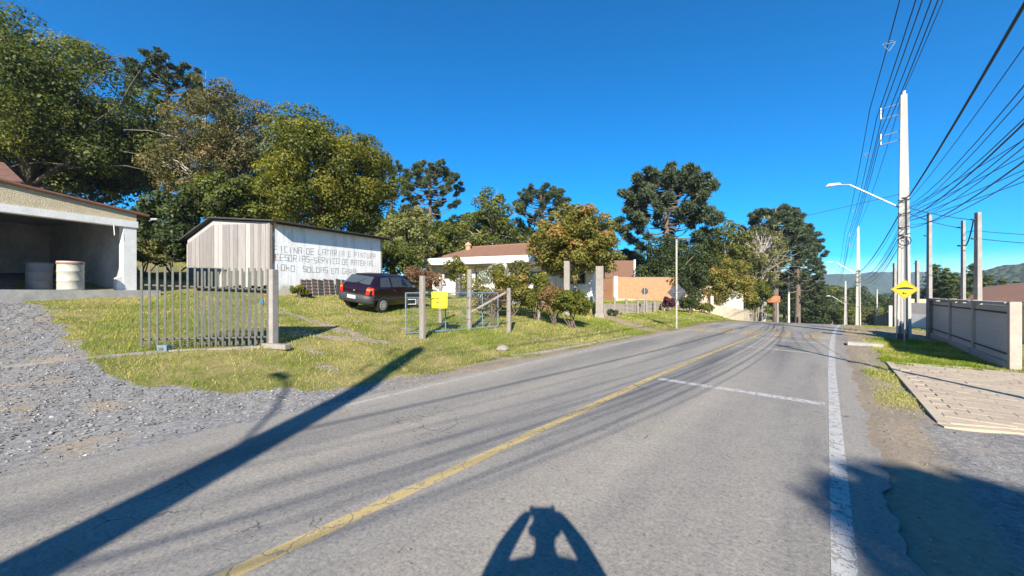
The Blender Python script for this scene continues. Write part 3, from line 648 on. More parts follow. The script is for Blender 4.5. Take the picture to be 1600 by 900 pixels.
# far wood beyond the crest and on the right
FW = 'far wood beyond the crest of the road'
far0 = make_tree('far_tree', 'distant broadleaf tree in the wood beyond the crest', (0, 0, 0), 12, 7, (4.6, 4.6, 5.2), 60, 9000, .5, L5, seed=41, tr=.3, limbs=6, clr=.26, group=FW, low=-.95)
far1 = make_tree('far_tree', 'distant broadleaf tree in the wood beyond the crest', (0, 0, 0), 11, 6.5, (5.2, 5.2, 4.8), 60, 9000, .5, L1, seed=42, tr=.3, limbs=6, clr=.26, group=FW, low=-.95)
spots = [(1225, 100, 1.15), (1248, 105, 1.0), (1266, 96, .98), (1282, 112, 1.1), (1300, 118, 1.0), (1318, 105, .72), (1333, 124, .95), (1350, 112, .85), (1366, 128, .92), (1384, 118, .95), (1400, 132, .95), (1418, 120, .9), (1436, 128, 1.05), (1310, 150, 1.3), (1345, 155, 1.25), (1378, 150, 1.2), (1405, 160, 1.35), (1430, 150, 1.3), (1290, 88, .7), (1322, 82, .5),
         (1455, 110, 1.25), (1475, 120, 1.4), (1500, 105, 1.2), (1525, 115, 1.35), (1550, 100, 1.3), (1572, 95, 1.3), (1592, 90, 1.35), (1615, 85, 1.3), (1445, 95, 1.1), (1270, 135, 1.5), (1240, 140, 1.6)]
for i, (px, Yd, sc) in enumerate(spots):
    o = (far0, far1)[i] if i < 2 else copy_tree((far0, far1)[i % 2])
    o.location = base(px, Yd); o.rotation_euler = (0, 0, i*1.7); o.scale = (sc*1.05, sc*1.05, sc)
BGp = 'row of trees filling the skyline behind the house'
for i, (px, Yd, yt) in enumerate(((575, 46, 335), (618, 50, 322), (650, 56, 330), (690, 60, 335), (735, 52, 345), (770, 60, 340), (815, 58, 345), (860, 62, 340), (905, 58, 352), (950, 66, 375), (1000, 62, 390), (1085, 60, 378), (1130, 64, 385), (1160, 68, 380))):
    o = copy_tree((far0, far1)[i % 2]); b = base(px, Yd); k = (at(0, yt, Yd).z-b.z)/12; o.location = b; o.scale = (k*1.0, k*1.0, k); o.rotation_euler = (0, 0, i*1.3)
    o['label'] = 'leafy background tree in the skyline row behind the white house'; o['group'] = BGp
CG = 'conifers beyond the slatted fence'
c0 = make_conifer('conifer', 'leftmost spiky conifer beyond the slatted fence', (0, 0, 0), 10, 3.2, 51, CG)
for i, (px, Yd, ytop, lab) in enumerate([(1462, 52, 411, None), (1478, 50, 417, 'second spiky conifer from the left beyond the slatted fence'), (1520, 46, 410, 'spiky conifer seen between the two right hand yard posts'), (1543, 50, 428, 'shorter conifer just right of the tall yard posts'), (1492, 58, 424, 'third conifer from the left seen behind the thin yard post'), (1566, 47, 434, 'low conifer above the red tile roof'), (1588, 45, 438, 'lowest conifer at the right edge above the red tile roof')]):
    o = c0 if i == 0 else copy_tree(c0); b = base(px, Yd); o.location = b; k = (at(800, ytop, Yd).z-b.z)/10; o.scale = (k*.95, k*.95, k); o.rotation_euler = (0, 0, i*2.1)
    if lab: o['label'] = lab
# trees behind the photographer: only their shade is seen at lower right
make_tree('roadside_tree', 'leafy roadside tree behind the camera shading the right shoulder', ground(5.95, -15.8), 12.0, 7.42, (7.0, 3.6, 4.2), 200, 90000, .5, L1, seed=61, tr=.26, limbs=14, clr=.26)

# bushes
def bush(name, label, loc, rad, n, lsize, leaf, seed, stems=7, cat='bush', group=None, low=-.5, ncl=26):
    r = np.random.default_rng(seed); t = thing(name, label, cat, loc, 0, group)
    P, e, tint, cc = crown_points(r, (0, 0, rad[2]*1.0), rad, ncl, n, .3, .35, low)
    P[:, 2] = np.abs(P[:, 2])
    npmesh('crown', leaf_quads(P, e, lsize, r), 4, leaf, t, {'tint': np.repeat(tint, 4)})
    mb = MB()
    for k in range(stems): limb_mesh(mb, (r.normal(0, .06), r.normal(0, .06), -.05), cc[r.integers(len(cc))], .03, .008, r)
    mb.build('trunk', M['bark'], t); return t
bush('leafy_bush', 'tangled green bush before the left tall gate pillar', G(894, 513), (1.1, .8, .98), 6500, .10, L3, 71)
bush('twiggy_bush', 'dry brown twiggy bush beside the tangled green bush', G(866, 508), (.9, .7, 1.0), 2200, .085, leafmat('leaf_dry', (.12, .07, .03), (.26, .16, .07)), 72, 16)
bush('trained_shrub', 'spreading yellow green and red leaved shrub above the blue gate', G(800, 495), (2.1, 1.1, 1.3), 9500, .11, L6, 73, 14)
bush('trained_shrub', 'taller part of yellow green shrub leaning towards the gate pillar', G(838, 500), (1.15, .9, 1.15), 6000, .11, L3, 74, 10)
bush('flowering_shrub', 'pale flowering shrub against the white house wall', at(775, 458, 21)*1, (1.3, .8, .9), 2400, .11, leafmat('leaf_grey', (.2, .22, .16), (.5, .5, .46)), 75)
bush('bronze_shrub', 'bronze red shrub between the car and the white house', base(655, 21), (1.5, 1.0, 1.0), 4200, .10, leafmat('leaf_bronze', (.10, .05, .03), (.23, .13, .07)), 76, 14)
bush('leafy_bush', 'yellow green bush at the left corner of the house front', base(715, 24), (.8, .8, 1.5), 2600, .13, L3, 77)
bush('dark_bush', 'brown leaved bush behind the blue gate', G(772, 498), (1.1, .7, .65), 1900, .09, leafmat('leaf_brown', (.06, .04, .02), (.16, .10, .05)), 78, 14)
bush('purple_bush', 'purple leaved bush on the low retaining wall', G(1045, 487), (.72, .55, .68), 2200, .13, M['purpleplant'], 79)
bush('round_bush', 'round bright green bush by the tall sign pole', G(1076, 489), (1.05, .8, .75), 4200, .13, L5, 80)
bush('grassy_bush', 'low yellow green bush right of the round green bush', G(1098, 489), (1.2, .8, .45), 2800, .13, L3, 81)
bush('leafy_bush', 'low leafy bush at the right end of the tall gate pillars', G(958, 494), (.6, .4, .2), 500, .10, L5, 82)
bush('hedge_bush', 'low green bush beside the right end of the cream wall', G(1195, 499), (2.4, 1.0, .55), 3000, .2, L3, 83)
bush('dark_bush', 'dark bush beside the left side of the plank shed', ground(-16.6, 18.2), (1.8, 1.5, 1.4), 5000, .16, L5, 84)
bush('bank_shrub', 'sunlit shrub on the bank right of the garage', ground(-17.2, 17.3), (1.0, 1.0, 1.0), 3400, .13, L4, 85)
bush('leafy_bush', 'bush behind the right end of the lettered shed', ground(-7.4, 23.8), (1.7, 1.2, 1.7), 5200, .16, L1, 86)
bush('weed_clump', 'weeds growing by the foot of the white shed wall', ground(-9.2, 16.0), (.5, .4, .3), 900, .09, L3, 87)

# ------------------------------------------------------------------ buildings
def uvquad(name, quads, mat, parent, thick=None):
    """list of quads (4 points); uv in metres along first edge / up"""
    vs, fs, uvs = [], [], []
    for q in quads:
        q = [Vector(p) for p in q]; n = len(vs); vs += q; fs.append(tuple(range(n, n+len(q))))
        ex = (q[1]-q[0]).normalized(); nn = (q[1]-q[0]).cross(q[-1]-q[0]).normalized(); ey = nn.cross(ex)
        uvs += [((p-q[0]).dot(ex), (p-q[0]).dot(ey)) for p in q]
    me = bpy.data.meshes.new(name); me.from_pydata([tuple(v) for v in vs], [], fs); u = me.uv_layers.new(name='UVMap')
    for l in me.loops: u.data[l.index].uv = uvs[l.vertex_index]
    o = link(name, me, mat, parent)
    if thick:
        m = o.modifiers.new('thickness', 'SOLIDIFY'); m.thickness = thick; m.offset = -1
    return o
def wallbox(mb, a, b, z0, z1, th=.15, side=1):
    """upright wall slab from a to b (xy), thickness to one side"""
    a, b = Vector((a[0], a[1], 0)), Vector((b[0], b[1], 0)); d = (b-a).normalized(); n = Vector((-d.y, d.x, 0))*th*side
    pts = [a, b, b+n, a+n]; za = z1 if not isinstance(z1, tuple) else None
    if za is not None: mb.prism([p+Vector((0, 0, z0)) for p in pts], (0, 0, z1-z0))
    else:
        zs = [z1[0], z1[1], z1[1], z1[0]]
        mb.add([p+Vector((0, 0, z0)) for p in pts]+[p+Vector((0, 0, z)) for p, z in zip(pts, zs)], [(3, 2, 1, 0), (4, 5, 6, 7), (0, 1, 5, 4), (1, 2, 6, 5), (2, 3, 7, 6), (3, 0, 4, 7)])
    return mb

# open garage at the left
fr = Vector((-13.35, 13.2, 0)); fl0 = Vector((-14.55, 10.3, 0)); fd = (fl0-fr).normalized(); fb = Vector((fd.y, -fd.x, 0)); fb = fb if fb.x < 0 else -fb
zf = 1.83; W_, D_ = 7.0, 6.5
gar = thing('garage', 'open fronted garage with pebbled cream gable and dark inside', 'garage', (0, 0, 0))
def gp3(u, v, z): return fr+fd*u+fb*v+Vector((0, 0, z))
MB().prism([gp3(-.35, -.75, zf-.6), gp3(W_, -.75, zf-.6), gp3(W_, D_, zf-.6), gp3(-.35, D_, zf-.6)], (0, 0, .6)).build('floor_slab', M['concrete'], gar)
zl = at(205, 354, 13.2).z-.05; zl2 = zl+.22
eave0 = at(215, 331, 13.2).z; slope = (at(0, 277, 10.45).z-eave0)/((fl0-fr).length)
ga_ = MB(); top = lambda u: eave0+slope*u-.06
ga_.prism([gp3(0, 0, zl2), gp3(W_/2+1, 0, zl2), gp3(W_/2+1, 0, top(W_/2+1)), gp3(0, 0, top(0))], fb*.18).build('gable_wall', M['stucco'], gar)
MB().prism([gp3(-.03, -.04, zl), gp3(W_, -.04, zl), gp3(W_, -.04, zl2), gp3(-.03, -.04, zl2)], fb*.3).build('lintel', M['white'], gar)
MB().prism([gp3(0, 0, zf), gp3(.34, 0, zf), gp3(.34, 0, zl), gp3(0, 0, zl)], fb*.3).build('column', M['white'], gar)
MB().prism([gp3(.34, .02, zf), gp3(.52, .02, zf), gp3(.50, .02, zf+.42), gp3(.34, .02, zf+.5)], fb*.2).build('bracket', M['white'], gar)
sw = MB(); sw.prism([gp3(0, .3, zf), gp3(.16, .3, zf), gp3(.16, .3, zl2+.3), gp3(0, .3, zl2+.3)], fb*(D_-.3)); sw.build('side_wall', M['stucco'], gar)
sw = MB(); sw.prism([gp3(.16, D_-.2, zf), gp3(W_, D_-.2, zf), gp3(W_, D_-.2, zl2+.3), gp3(.16, D_-.2, zl2+.3)], fb*.2); sw.build('back_wall', M['inside'], gar)
sw = MB(); sw.prism([gp3(.165, .31, zf+.01), gp3(.19, .31, zf+.01), gp3(.19, .31, zl2+.2), gp3(.165, .31, zl2+.2)], fb*(D_-.6)); sw.build('inner_lining', M['inside'], gar)
sw = MB(); sw.prism([gp3(W_-.2, .3, zf), gp3(W_, .3, zf), gp3(W_, .3, zl2+.3), gp3(W_-.2, .3, zl2+.3)], fb*(D_-.3)); sw.build('side_wall', M['stucco'], gar)
sw = MB(); sw.prism([gp3(.2, .3, zl2+.22), gp3(W_-.2, .3, zl2+.22), gp3(W_-.2, D_-.25, zl2+.22), gp3(.2, D_-.25, zl2+.22)], (0, 0, .05)); sw.build('ceiling', M['inside'], gar)
R_ = W_/2+.6
uvquad('roof', [[gp3(-.35, -.07, eave0-.05), gp3(-.35, D_+.3, eave0-.05), gp3(R_, D_+.3, eave0-.05+slope*(R_+.35)), gp3(R_, -.07, eave0-.05+slope*(R_+.35))],
                [gp3(R_, -.07, eave0-.05+slope*(R_+.35)), gp3(R_, D_+.3, eave0-.05+slope*(R_+.35)), gp3(W_+.6, D_+.3, eave0), gp3(W_+.6, -.07, eave0)]], M['tin'], gar, .07)
MB().tube([gp3(-.3, -.06, eave0-.10), gp3(R_, -.06, eave0-.10+slope*(R_+.3))], .045, 8).build('barge_trim', M['rusty'], gar)
MB().tube([gp3(.6, -.08, zl-.35), gp3(.62, -.08, zl)], .012, 6).build('hanging_hook', M['white'], gar)
b2 = thing('neighbour_roof', 'brown tiled roof corner rising behind the garage at the left edge', 'roof', (0, 0, 0))
uvquad('roof', [[at(-220, 300, 19), at(36, 283, 19.5), at(6, 254, 22), at(-200, 215, 22)]], M['tin'], b2, .08)
wallbox(MB(), at(-220, 300, 19.3)[:2], at(28, 283, 19.8)[:2], 2.3, 7.0, .2, 1).build('wall', M['stucco'], b2)
# drums in the garage mouth
def drum(label, u, v, mat):
    t = thing('oil_drum', label, 'drum', gp3(u, v, zf), .4, 'drums in the garage')
    pr = [(.28, 0), (.29, .02), (.285, .05)]
    for z in (.29, .58): pr += [(.285, z-.02), (.30, z), (.285, z+.02)]
    pr += [(.285, .82), (.295, .86), (.295, .89), (.27, .89), (.265, .86)]
    MB().lathe(pr, 24).build('shell', mat, t, True)
    MB().lathe([(.30, .80), (.305, .81), (.30, .85), (.298, .855)], 24).build('rim_band', M['brass'] if 'pale' in label[:5] else mat, t, True)
    return t
drum('pale oil drum with red brown rim in the garage mouth', 1.62, -.12, M['drum'])
drum('grey oil drum in shade behind the pale drum', 1.80, 1.5, plain('drum_shaded', (.16, .165, .17), None, 5, .6))  # rear drum's shade is put into its dark paint
def tyre(label, loc, rot):
    t = thing('tyre', label, 'tyre', loc, 0, 'tyres in the garage'); t.rotation_euler = rot
    mb = MB(); mb.lathe([(.18, -.09), (.29, -.1), (.325, -.06), (.33, 0), (.325, .06), (.29, .1), (.18, .09)], 22); mb.build('tread', M['black'], t, True)
    MB().lathe([(.17, -.07), (.18, -.07), (.18, .07), (.17, .07)], 18).build('rim', M['metalgrey'], t, True); return t
fa = math.atan2(fd.y, fd.x)
tyre('tyre leaning on garage back wall left of the drums', gp3(5.6, D_-.42, zf+.33), (math.radians(80), 0, fa)); tyre('tyre leaning on garage back wall behind the drums', gp3(3.7, D_-.42, zf+.33), (math.radians(80), 0, fa))
sl = thing('wall_lamp', 'small grey floodlight on the garage eave corner', 'lamp', gp3(-.3, -.1, eave0-.28))
MB().tube([(0, 0, 0), (.12, .02, .05)], .015, 6).build('bracket', M['galv'], sl); MB().box((.22, .02, .06), (.24, .16, .07)).build('lamp_head', M['oldcon'], sl, bevel=.02)

# plank and whitewashed workshop shed
sh = thing('workshop_shed', 'low workshop shed with grey plank gable and lettered white wall', 'shed', (0, 0, 0))
c0_, c1_, w0_ = Vector((-10.12, 15.55, 0)), Vector((-7.42, 21.2, 0)), Vector((-15.1, 17.3, 0))
zc, zc1, za, zw = at(0, 346, 15.55).z, at(0, 372, 21.2).z, at(0, 341, 16.6).z, at(0, 373, 17.3).z
zb0 = g(*c0_[:2])-.1
mb = MB(); dwl = (c1_-c0_).normalized(); nin = Vector((-dwl.y, dwl.x, 0))*.14
pw = [c0_+Vector((0, 0, zb0)), c1_+Vector((0, 0, zb0)), c1_+Vector((0, 0, zc1)), c0_+Vector((0, 0, zc))]
uvquad('white_wall', [pw], M['whitewash'], sh, .14)
back = (w0_-c0_)+(c1_-c0_)+c0_
mb = MB(); wallbox(mb, c1_, back, zb0, (zc1-.02, zw-.1), .12, 1); wallbox(mb, back, w0_, zb0, zw-.1, .12, 1); mb.build('rear_wall', M['wood'], sh)
# planks of the gable, each its own board
gd = w0_-c0_; GL = gd.length; gd = gd/GL; gn = Vector((gd.y, -gd.x, 0)); gn = gn if gn.y < 0 else -gn; ka = .66*GL
def gtop(u): return zc+(za-zc)*u/ka if u < ka else za+(zw-za)*(u-ka)/(GL-ka)
pm = [plain('plank_%s' % n, a, b, 4, .95, .6, .012, stretch=(6, 6, .3)) for n, a, b in (('a', (.33, .305, .285), (.20, .18, .165)), ('b', (.26, .24, .225), (.15, .135, .125)), ('c', (.42, .39, .365), (.28, .255, .235)))]
u = .02; k = 0
while u < GL-.05:
    w = min(random.uniform(.19, .29), GL-u); x0, x1 = u+.008, u+w-.006; off = random.uniform(0, .018); zb = zb0+.52+random.uniform(-.05, .06)
    def pt(uu, z): return c0_+gd*uu+gn*(.02+off)+Vector((0, 0, z))
    cut = .28
    MB().prism([pt(x0, zb), pt(x1, zb), pt(x1, gtop(x1)-cut*1.0*min(1, .35+x1/GL)), pt(x0, gtop(x0)-cut*min(1, .35+x0/GL))], gn*.022).build('plank', pm[random.choice([0, 0, 1, 1, 2])], sh); u += w
def pt(uu, z, o=0): return c0_+gd*uu+gn*o+Vector((0, 0, z))
MB().prism([pt(0, zc-.32), pt(GL, zw-.32), pt(GL, zw-.04), pt(ka, za-.04), pt(0, zc-.04)], gn*.018).build('gable_board', pm[2], sh)
MB().prism([pt(.1, zb0+.3, -.25), pt(GL, zb0+.3, -.25), pt(GL, zb0+1, -.25), pt(.1, zb0+1, -.25)], gn*.05).build('gap_shade', M['dark'], sh)  # dark sheet added to stand for the shade in the open gap below the planks
MB().box(c0_+gn*.02+Vector((0, 0, (zb0+zc)/2)), (.12, .12, zc-zb0-.1), Matrix.Rotation(math.atan2(gd.y, gd.x), 3, 'Z')).build('corner_post', M['wood'], sh)
ov = -gd*.42; ovf = gn*.22; al = c1_-c0_+dwl*.5
ridge = pt(ka, za+.05)+ovf; e1 = pt(0, zc+.04)+ovf+ov+Vector((0, 0, -.03)); e2 = pt(GL, zw+.02)+ovf+gd*.4-Vector((0, 0, .12))
dz1 = Vector((0, 0, zc1-zc))
uvquad('roof', [[e1, e1+al+dz1, ridge+al+dz1, ridge], [ridge, ridge+al+dz1, e2+al+dz1, e2]], M['dark'], sh, .05)
MB().prism([pt(0, zc-.1, -.1)-gd*.25+dwl*.0, pt(0, zc-.1, -.1)-gd*.25+al+dz1*1, pt(0, zc+.0, -.1)-gd*.25+al+dz1, pt(0, zc+.0, -.1)-gd*.25], gd*.06).build('eave_board', M['dark'], sh)
# hand-painted block lettering, one flat mesh per word
SEG = {'A': 'abcefg', 'B': 'abcdefg', 'C': 'adef', 'D': 'abcdef', 'E': 'adefg', 'F': 'aefg', 'G': 'acdef', 'I': 'i', 'K': 'efgk', 'L': 'def', 'M': 'abcefv', 'N': 'bcefn', 'O': 'abcdef', 'P': 'abefg', 'R': 'abefgk', 'S': 'afgcd', 'T': 'ai', 'U': 'bcdef', 'V': 'v2', '-': 'g', 'J': 'bcd', ' ': ''}
SEGP = {'a': ((0, 2), (1, 2)), 'b': ((1, 2), (1, 1)), 'c': ((1, 1), (1, 0)), 'd': ((0, 0), (1, 0)), 'e': ((0, 1), (0, 0)), 'f': ((0, 2), (0, 1)), 'g': ((0, 1), (1, 1)), 'i': ((.5, 2), (.5, 0)), 'k': ((.2, 1), (1, 0)), 'n': ((0, 2), (1, 0)), 'v': ((.5, 2), (.5, 1))}
ink = plain('faded_letter_paint', (.24, .23, .23), (.46, .44, .43), 5, .9, 0)
wn = Vector((dwl.y, -dwl.x, 0)); wl = (c1_-c0_).length
def word(txt, u0, ztop, lw, lh, fall):
    u = u0
    for ch in txt:
        jit = (random.uniform(-.015, .015), random.uniform(-.08, .08), random.uniform(.85, 1.1)); mb = MB(); sg = SEG[ch]; ls = [((0, 2), (.5, 0)), ((.5, 0), (1, 2))] if sg == 'v2' else [SEGP[q] for q in sg]
        for (ax, ay), (bx, by) in ls:
            jx, jy, jw = jit; a = Vector((u+ax*lw*.66*jw+jx, ay*lh/2*(1+jy)+jx)); b = Vector((u+bx*lw*.66*jw+jx, by*lh/2*(1+jy)+jx+random.uniform(-.012, .012))); d = (b-a).normalized(); a -= d*.012; b += d*.012; n = Vector((-d.y, d.x))*random.uniform(.009, .0135)
            mb.add([c0_+dwl*p.x+wn*.005+Vector((0, 0, ztop-lh+p.y-fall*p.x)) for p in (a-n, b-n, b+n, a+n)], [(0, 1, 2, 3)])
        if ls:
            bm = bmesh.new(); me = bpy.data.meshes.new('letter'); me.from_pydata(mb.v, [], mb.f); bm.from_mesh(me); bmesh.ops.remove_doubles(bm, verts=bm.verts, dist=.0005); bm.to_mesh(me); bm.free(); link('letter', me, ink, sh)
        u += lw
    return u
def line(words, u0, ztop, lw, lh, fall):
    u = u0
    for w in words: u = word(w, u, ztop, lw, lh, fall)+lw*.75
fall = .0
def zat(px, py):                         # point of the white wall at a photo pixel -> (along, height)
    r = (px-800)/F; u = (r*c0_.y-c0_.x)/(dwl.x-r*dwl.y); Yw = c0_.y+dwl.y*u; return u, CH+(HY-py)/F*Yw
for words, p0, p1, lh in ((['FICINA', 'DE', 'LATARIA', 'E', 'PINTURA'], (428, 384), (588, 397), .26), (['CESORIAS-SERVICO', 'DE', 'MATERIAL'], (430, 397), (586, 409), .26), (['IOKO', '', 'SOLDAS', 'EM', 'GERAL'], (431, 413), (562, 422), .25)):
    (ua, z1), (ub, z2) = zat(*p0), zat(*p1); n = sum(len(w) for w in words)+.75*(len(words)-1); lw = (ub-ua)/n
    line(words, ua, z1, lw, lh, (z1-z2)/(ub-ua))
# rusty radiator-like slabs leaning on the white wall
SL = 'slabs leaning against the white shed wall'
ordn = ['leftmost', 'second', 'third', 'fourth', 'fifth', 'sixth', 'seventh', 'eighth', 'ninth']
sm1 = plain('slab_brown', (.17, .105, .08), (.10, .065, .05), 6, .9, .5); sm2 = plain('slab_dark', (.07, .062, .055), (.04, .036, .032), 9, .9, .8)
for i in range(9):
    px = 462+i*9.2; u_, _ = zat(px+3, 450); p = c0_+dwl*u_+wn*.42; zz = g(p.x, p.y)
    t = thing('leaning_slab', '%s %s slab in the row leaning against the white shed wall' % (ordn[i], 'plain brown' if i in (0, 1, 2, 4) else 'dark ribbed'), 'slab', (p.x, p.y, zz), math.atan2(dwl.y, dwl.x), SL)
    Mx = Matrix.Rotation(math.radians(-20), 3, 'X') @ Matrix.Rotation(math.radians(random.uniform(6, 15)), 3, 'Y'); hh = .78+.05*random.random()
    MB().box(Mx @ Vector((0, 0, hh/2)), (.27, .05, hh), Mx).build('panel', sm1 if i in (0, 1, 2, 4) else sm2, t, bevel=.006)
    mb = MB()
    for k in range(5): mb.box(Mx @ Vector((0, -.035, .1+k*hh*.2)), (.24, .025, .06), Mx)
    mb.build('rib', sm2, t)
    MB().box(Mx @ Vector((.13, -.03, hh/2)), (.02, .03, hh), Mx).build('edge_strip', M['concrete'], t)

# white house with hipped tile roof
ho = thing('white_house', 'long white single storey house with brown tiled hip roof behind shrubs', 'house', (0, 0, 0))
A_, B_ = Vector((-6.0, 28.0, 0)), Vector((5.2, 24.0, 0)); hd = (B_-A_).normalized(); hb = Vector((-hd.y, hd.x, 0)); HL = (B_-A_).length
def hp(u, v, z): return A_+hd*u+hb*v+Vector((0, 0, z))
fz = 1.45; ez = at(0, 416, 28).z
mb = MB(); mb.prism([hp(0, 0, fz-1.5), hp(HL, 0, fz-1.5), hp(HL, 0, ez), hp(0, 0, ez)], hb*.2)
mb.prism([hp(0, .2, fz-1.5), hp(.2, .2, fz-1.5), hp(.2, .2, ez), hp(0, .2, ez)], hb*7); mb.prism([hp(HL-.2, .2, fz-1.5), hp(HL, .2, fz-1.5), hp(HL, .2, ez), hp(HL-.2, .2, ez)], hb*7)
mb.prism([hp(.2, 7, fz-1.5), hp(HL-.2, 7, fz-1.5), hp(HL-.2, 7, ez), hp(.2, 7, ez)], hb*.2)
mb.build('wall', M['white'], ho)
MB().prism([hp(-1.2, 1.2, fz-.5), hp(-.01, 1.2, fz-.5), hp(-.01, 1.2, ez-.3), hp(-1.2, 1.2, ez-.4)], hb*5).build('wall', M['brick'], ho)
MB().prism([hp(.6, -.03, ez-.55), hp(HL, -.03, ez-.55), hp(HL, -.03, ez-.02), hp(.6, -.03, ez-.02)], hb*.028).build('frieze', M['cream'], ho)
MB().prism([hp(-.3, -1.1, ez+.02), hp(HL+.3, -1.1, ez+.02), hp(HL+.3, -1.1, ez+.48), hp(-.3, -1.1, ez+.48)], hb*1.3).build('fascia', M['white'], ho)
for u in (2.6, 6.2, 9.6): MB().box(hp(u, -.9, (fz+ez)/2), (.24, .24, ez-fz+.0), Matrix.Rotation(math.atan2(hd.y, hd.x), 3, 'Z')).build('column', M['white'], ho)
for u, w, z0, z1 in ((1.05, .75, 1.35, 2.05), (3.6, 1.2, 1.0, 2.1), (7.2, 1.3, .9, 2.1), (10.2, 1.2, .9, 2.0)):
    wdw = MB(); wdw.prism([hp(u, -.012, fz+z0), hp(u+w, -.012, fz+z0), hp(u+w, -.012, fz+z1), hp(u, -.012, fz+z1)], hb*.01); wo_ = wdw.build('window', M['glassdark'], ho)
    fm = MB()
    for (a, b, c, d) in ((u-.06, u, z0-.06, z1+.06), (u+w, u+w+.06, z0-.06, z1+.06), (u, u+w, z1, z1+.06), (u, u+w, z0-.06, z0), (u+w/2-.025, u+w/2+.025, z0, z1)):
        fm.prism([hp(a, -.05, fz+c), hp(b, -.05, fz+c), hp(b, -.05, fz+d), hp(a, -.05, fz+d)], hb*.045)
    fm.build('window_frame', M['wood'], wo_)
MB().prism([hp(5.1, -.04, fz), hp(6.0, -.04, fz), hp(6.0, -.04, fz+2.05), hp(5.1, -.04, fz+2.05)], hb*.035).build('door', M['rusty'], ho)
rx0, rx1, ry0, ry1 = -1.6, HL+.6, -.6, 7.6; rzz0 = ez+.26; rzt = at(0, 388, 31).z
r0, r1 = hp(1.6, 3.4, rzt), hp(HL-2.2, 3.4, rzt+.12)
q00, q10, q11, q01 = hp(rx0, ry0+.5, rzz0), hp(rx1, ry0, rzz0+.25), hp(rx1, ry1, rzz0), hp(rx0, ry1, rzz0)
rf = uvquad('roof', [[q00, q10, r1, r0], [q11, q01, r0, r1], [q01, q00, r0], [q10, q11, r1]], M['redroof'], ho, .1)
MB().tube([r0+Vector((0, 0, .03)), r1+Vector((0, 0, .03))], .09, 8).build('ridge_cap', M['redroof'], rf)
ch_ = hp(1.5, 3.0, rzt); MB().lathe([(.22, -.3), (.22, .1), (.28, .12), (.28, .2), (.2, .32), (.05, .42)], 10, ch_).build('chimney', M['brick'], rf)
MB().prism([hp(-.2, -1.2, fz-.6), hp(HL, -1.2, fz-.6), hp(HL, 0, fz-.6), hp(-.2, 0, fz-.6)], (0, 0, .6)).build('veranda_floor', M['concrete'], ho)
# second house: steep brown roof behind the garden tree
h2 = thing('brown_roof_house', 'house with steep brown roof and white gable edge behind the brick wall', 'house', (0, 0, 0))
pa = [at(945, 434, 40), at(990, 434, 39), at(990, 407, 43), at(945, 407, 44)]
uvquad('roof', [pa, [pa[2], pa[2]+Vector((0, 4, -2.0)), pa[3]+Vector((0, 4, -2.0)), pa[3]]], M['redroof'], h2, .12)
MB().prism([at(990, 434, 39)+Vector((.02, 0, -.15)), at(990, 407, 43)+Vector((.02, 0, -.1)), at(990, 407, 43)+Vector((.02, 0, .1)), at(990, 434, 39)+Vector((.02, 0, .06))], (.22, 0, 0)).build('barge_board', M['white'], h2)
mb = MB(); a = at(945, 434, 40); b = at(989, 434, 39.2); wallbox(mb, (a.x, a.y+.3), (b.x, b.y+.5), .5, a.z-.1, .2, 1); wallbox(mb, (b.x, b.y+.5), (b.x+.1, b.y+7), .5, a.z, .2, 1); mb.build('wall', M['white'], h2)
MB().box(at(945, 411, 40.5), (1.6, .6, .9)).build('chimney', M['white'], h2)

# orange brick wall and boundary walls
bw = thing('brick_wall', 'tall orange hollow brick wall on the grassy terrace', 'wall', (0, 0, 0))
a, b = at(963, 434, 33.2), at(1060, 434, 34.2)
uvquad('brick_face', [[(a.x, a.y, .7), (b.x, b.y, .6), (b.x, b.y, b.z), (a.x, a.y, a.z)]], M['brick'], bw, .16)
MB().prism([(a.x-.02, a.y-.03, a.z), (b.x+.02, b.y-.03, b.z), (b.x+.02, b.y+.2, b.z), (a.x-.02, a.y+.2, a.z)], (0, 0, .06)).build('coping', M['oldcon'], bw)
MB().box((a.x-.1, a.y, 1.9), (.34, .36, 2.6)).build('pillar', M['white'], bw)
MB().prism([(a.x+.1, a.y-.04, .7), (b.x, b.y-.04, .6), (b.x, b.y-.04, .95), (a.x+.1, a.y-.04, 1.22)], (0, .03, 0)).build('plinth', M['concrete'], bw)
uvquad('side_brick', [[(a.x-1.5, a.y+3.0, .8), (a.x-.3, a.y+.1, .8), (a.x-.3, a.y+.1, a.z-.05), (a.x-1.5, a.y+3, a.z-.05)]], M['brick'], bw, .16)
sw_ = thing('boundary_wall', 'beige rendered boundary wall right of the orange brick wall', 'wall', (0, 0, 0))
p, q = base(1070, 37), base(1122, 38.5); wallbox(MB(), p[:2], q[:2], -.6, at(0, 446, 37).z, .18, 1).build('panel', plain('beige_render', (.52, .41, .31), (.40, .31, .23), 2, .9), sw_)
mb = MB(); e = at(1121, 446, 38.4); wallbox(mb, (e.x, e.y-.02), (e.x+1.2, e.y-2.2), -.8, (e.z, e.z-.9), .18, 1); mb.build('return_panel', M['white'], sw_)
cw = thing('cream_wall', 'low curved cream wall beside the road before the pines', 'wall', (0, 0, 0))
pts = [G(1112, 489), G(1130, 492), G(1148, 495), G(1162, 497), G(1171, 497)]; hs_ = [.85, .72, .62, .62, .68]
pts = [Vector((p.x, p.y, p.z)) for p in (base(1113, 34.5), base(1130, 34.3), base(1147, 34.6), base(1162, 35.6), base(1171, 37))]
tops = [476, 479, 481.5, 484, 484.5]
for i in range(4):
    mb = MB(); a, b = pts[i], pts[i+1]; wallbox(mb, a[:2], b[:2], min(a.z, b.z)-.3, (at(0, tops[i], a.y).z, at(0, tops[i+1], b.y).z), .2, 1); mb.build('panel', plain('cream_render', (.46, .37, .26), (.32, .25, .18), 2, .9) if i == 0 else cw.children[0].data.materials[0], cw)
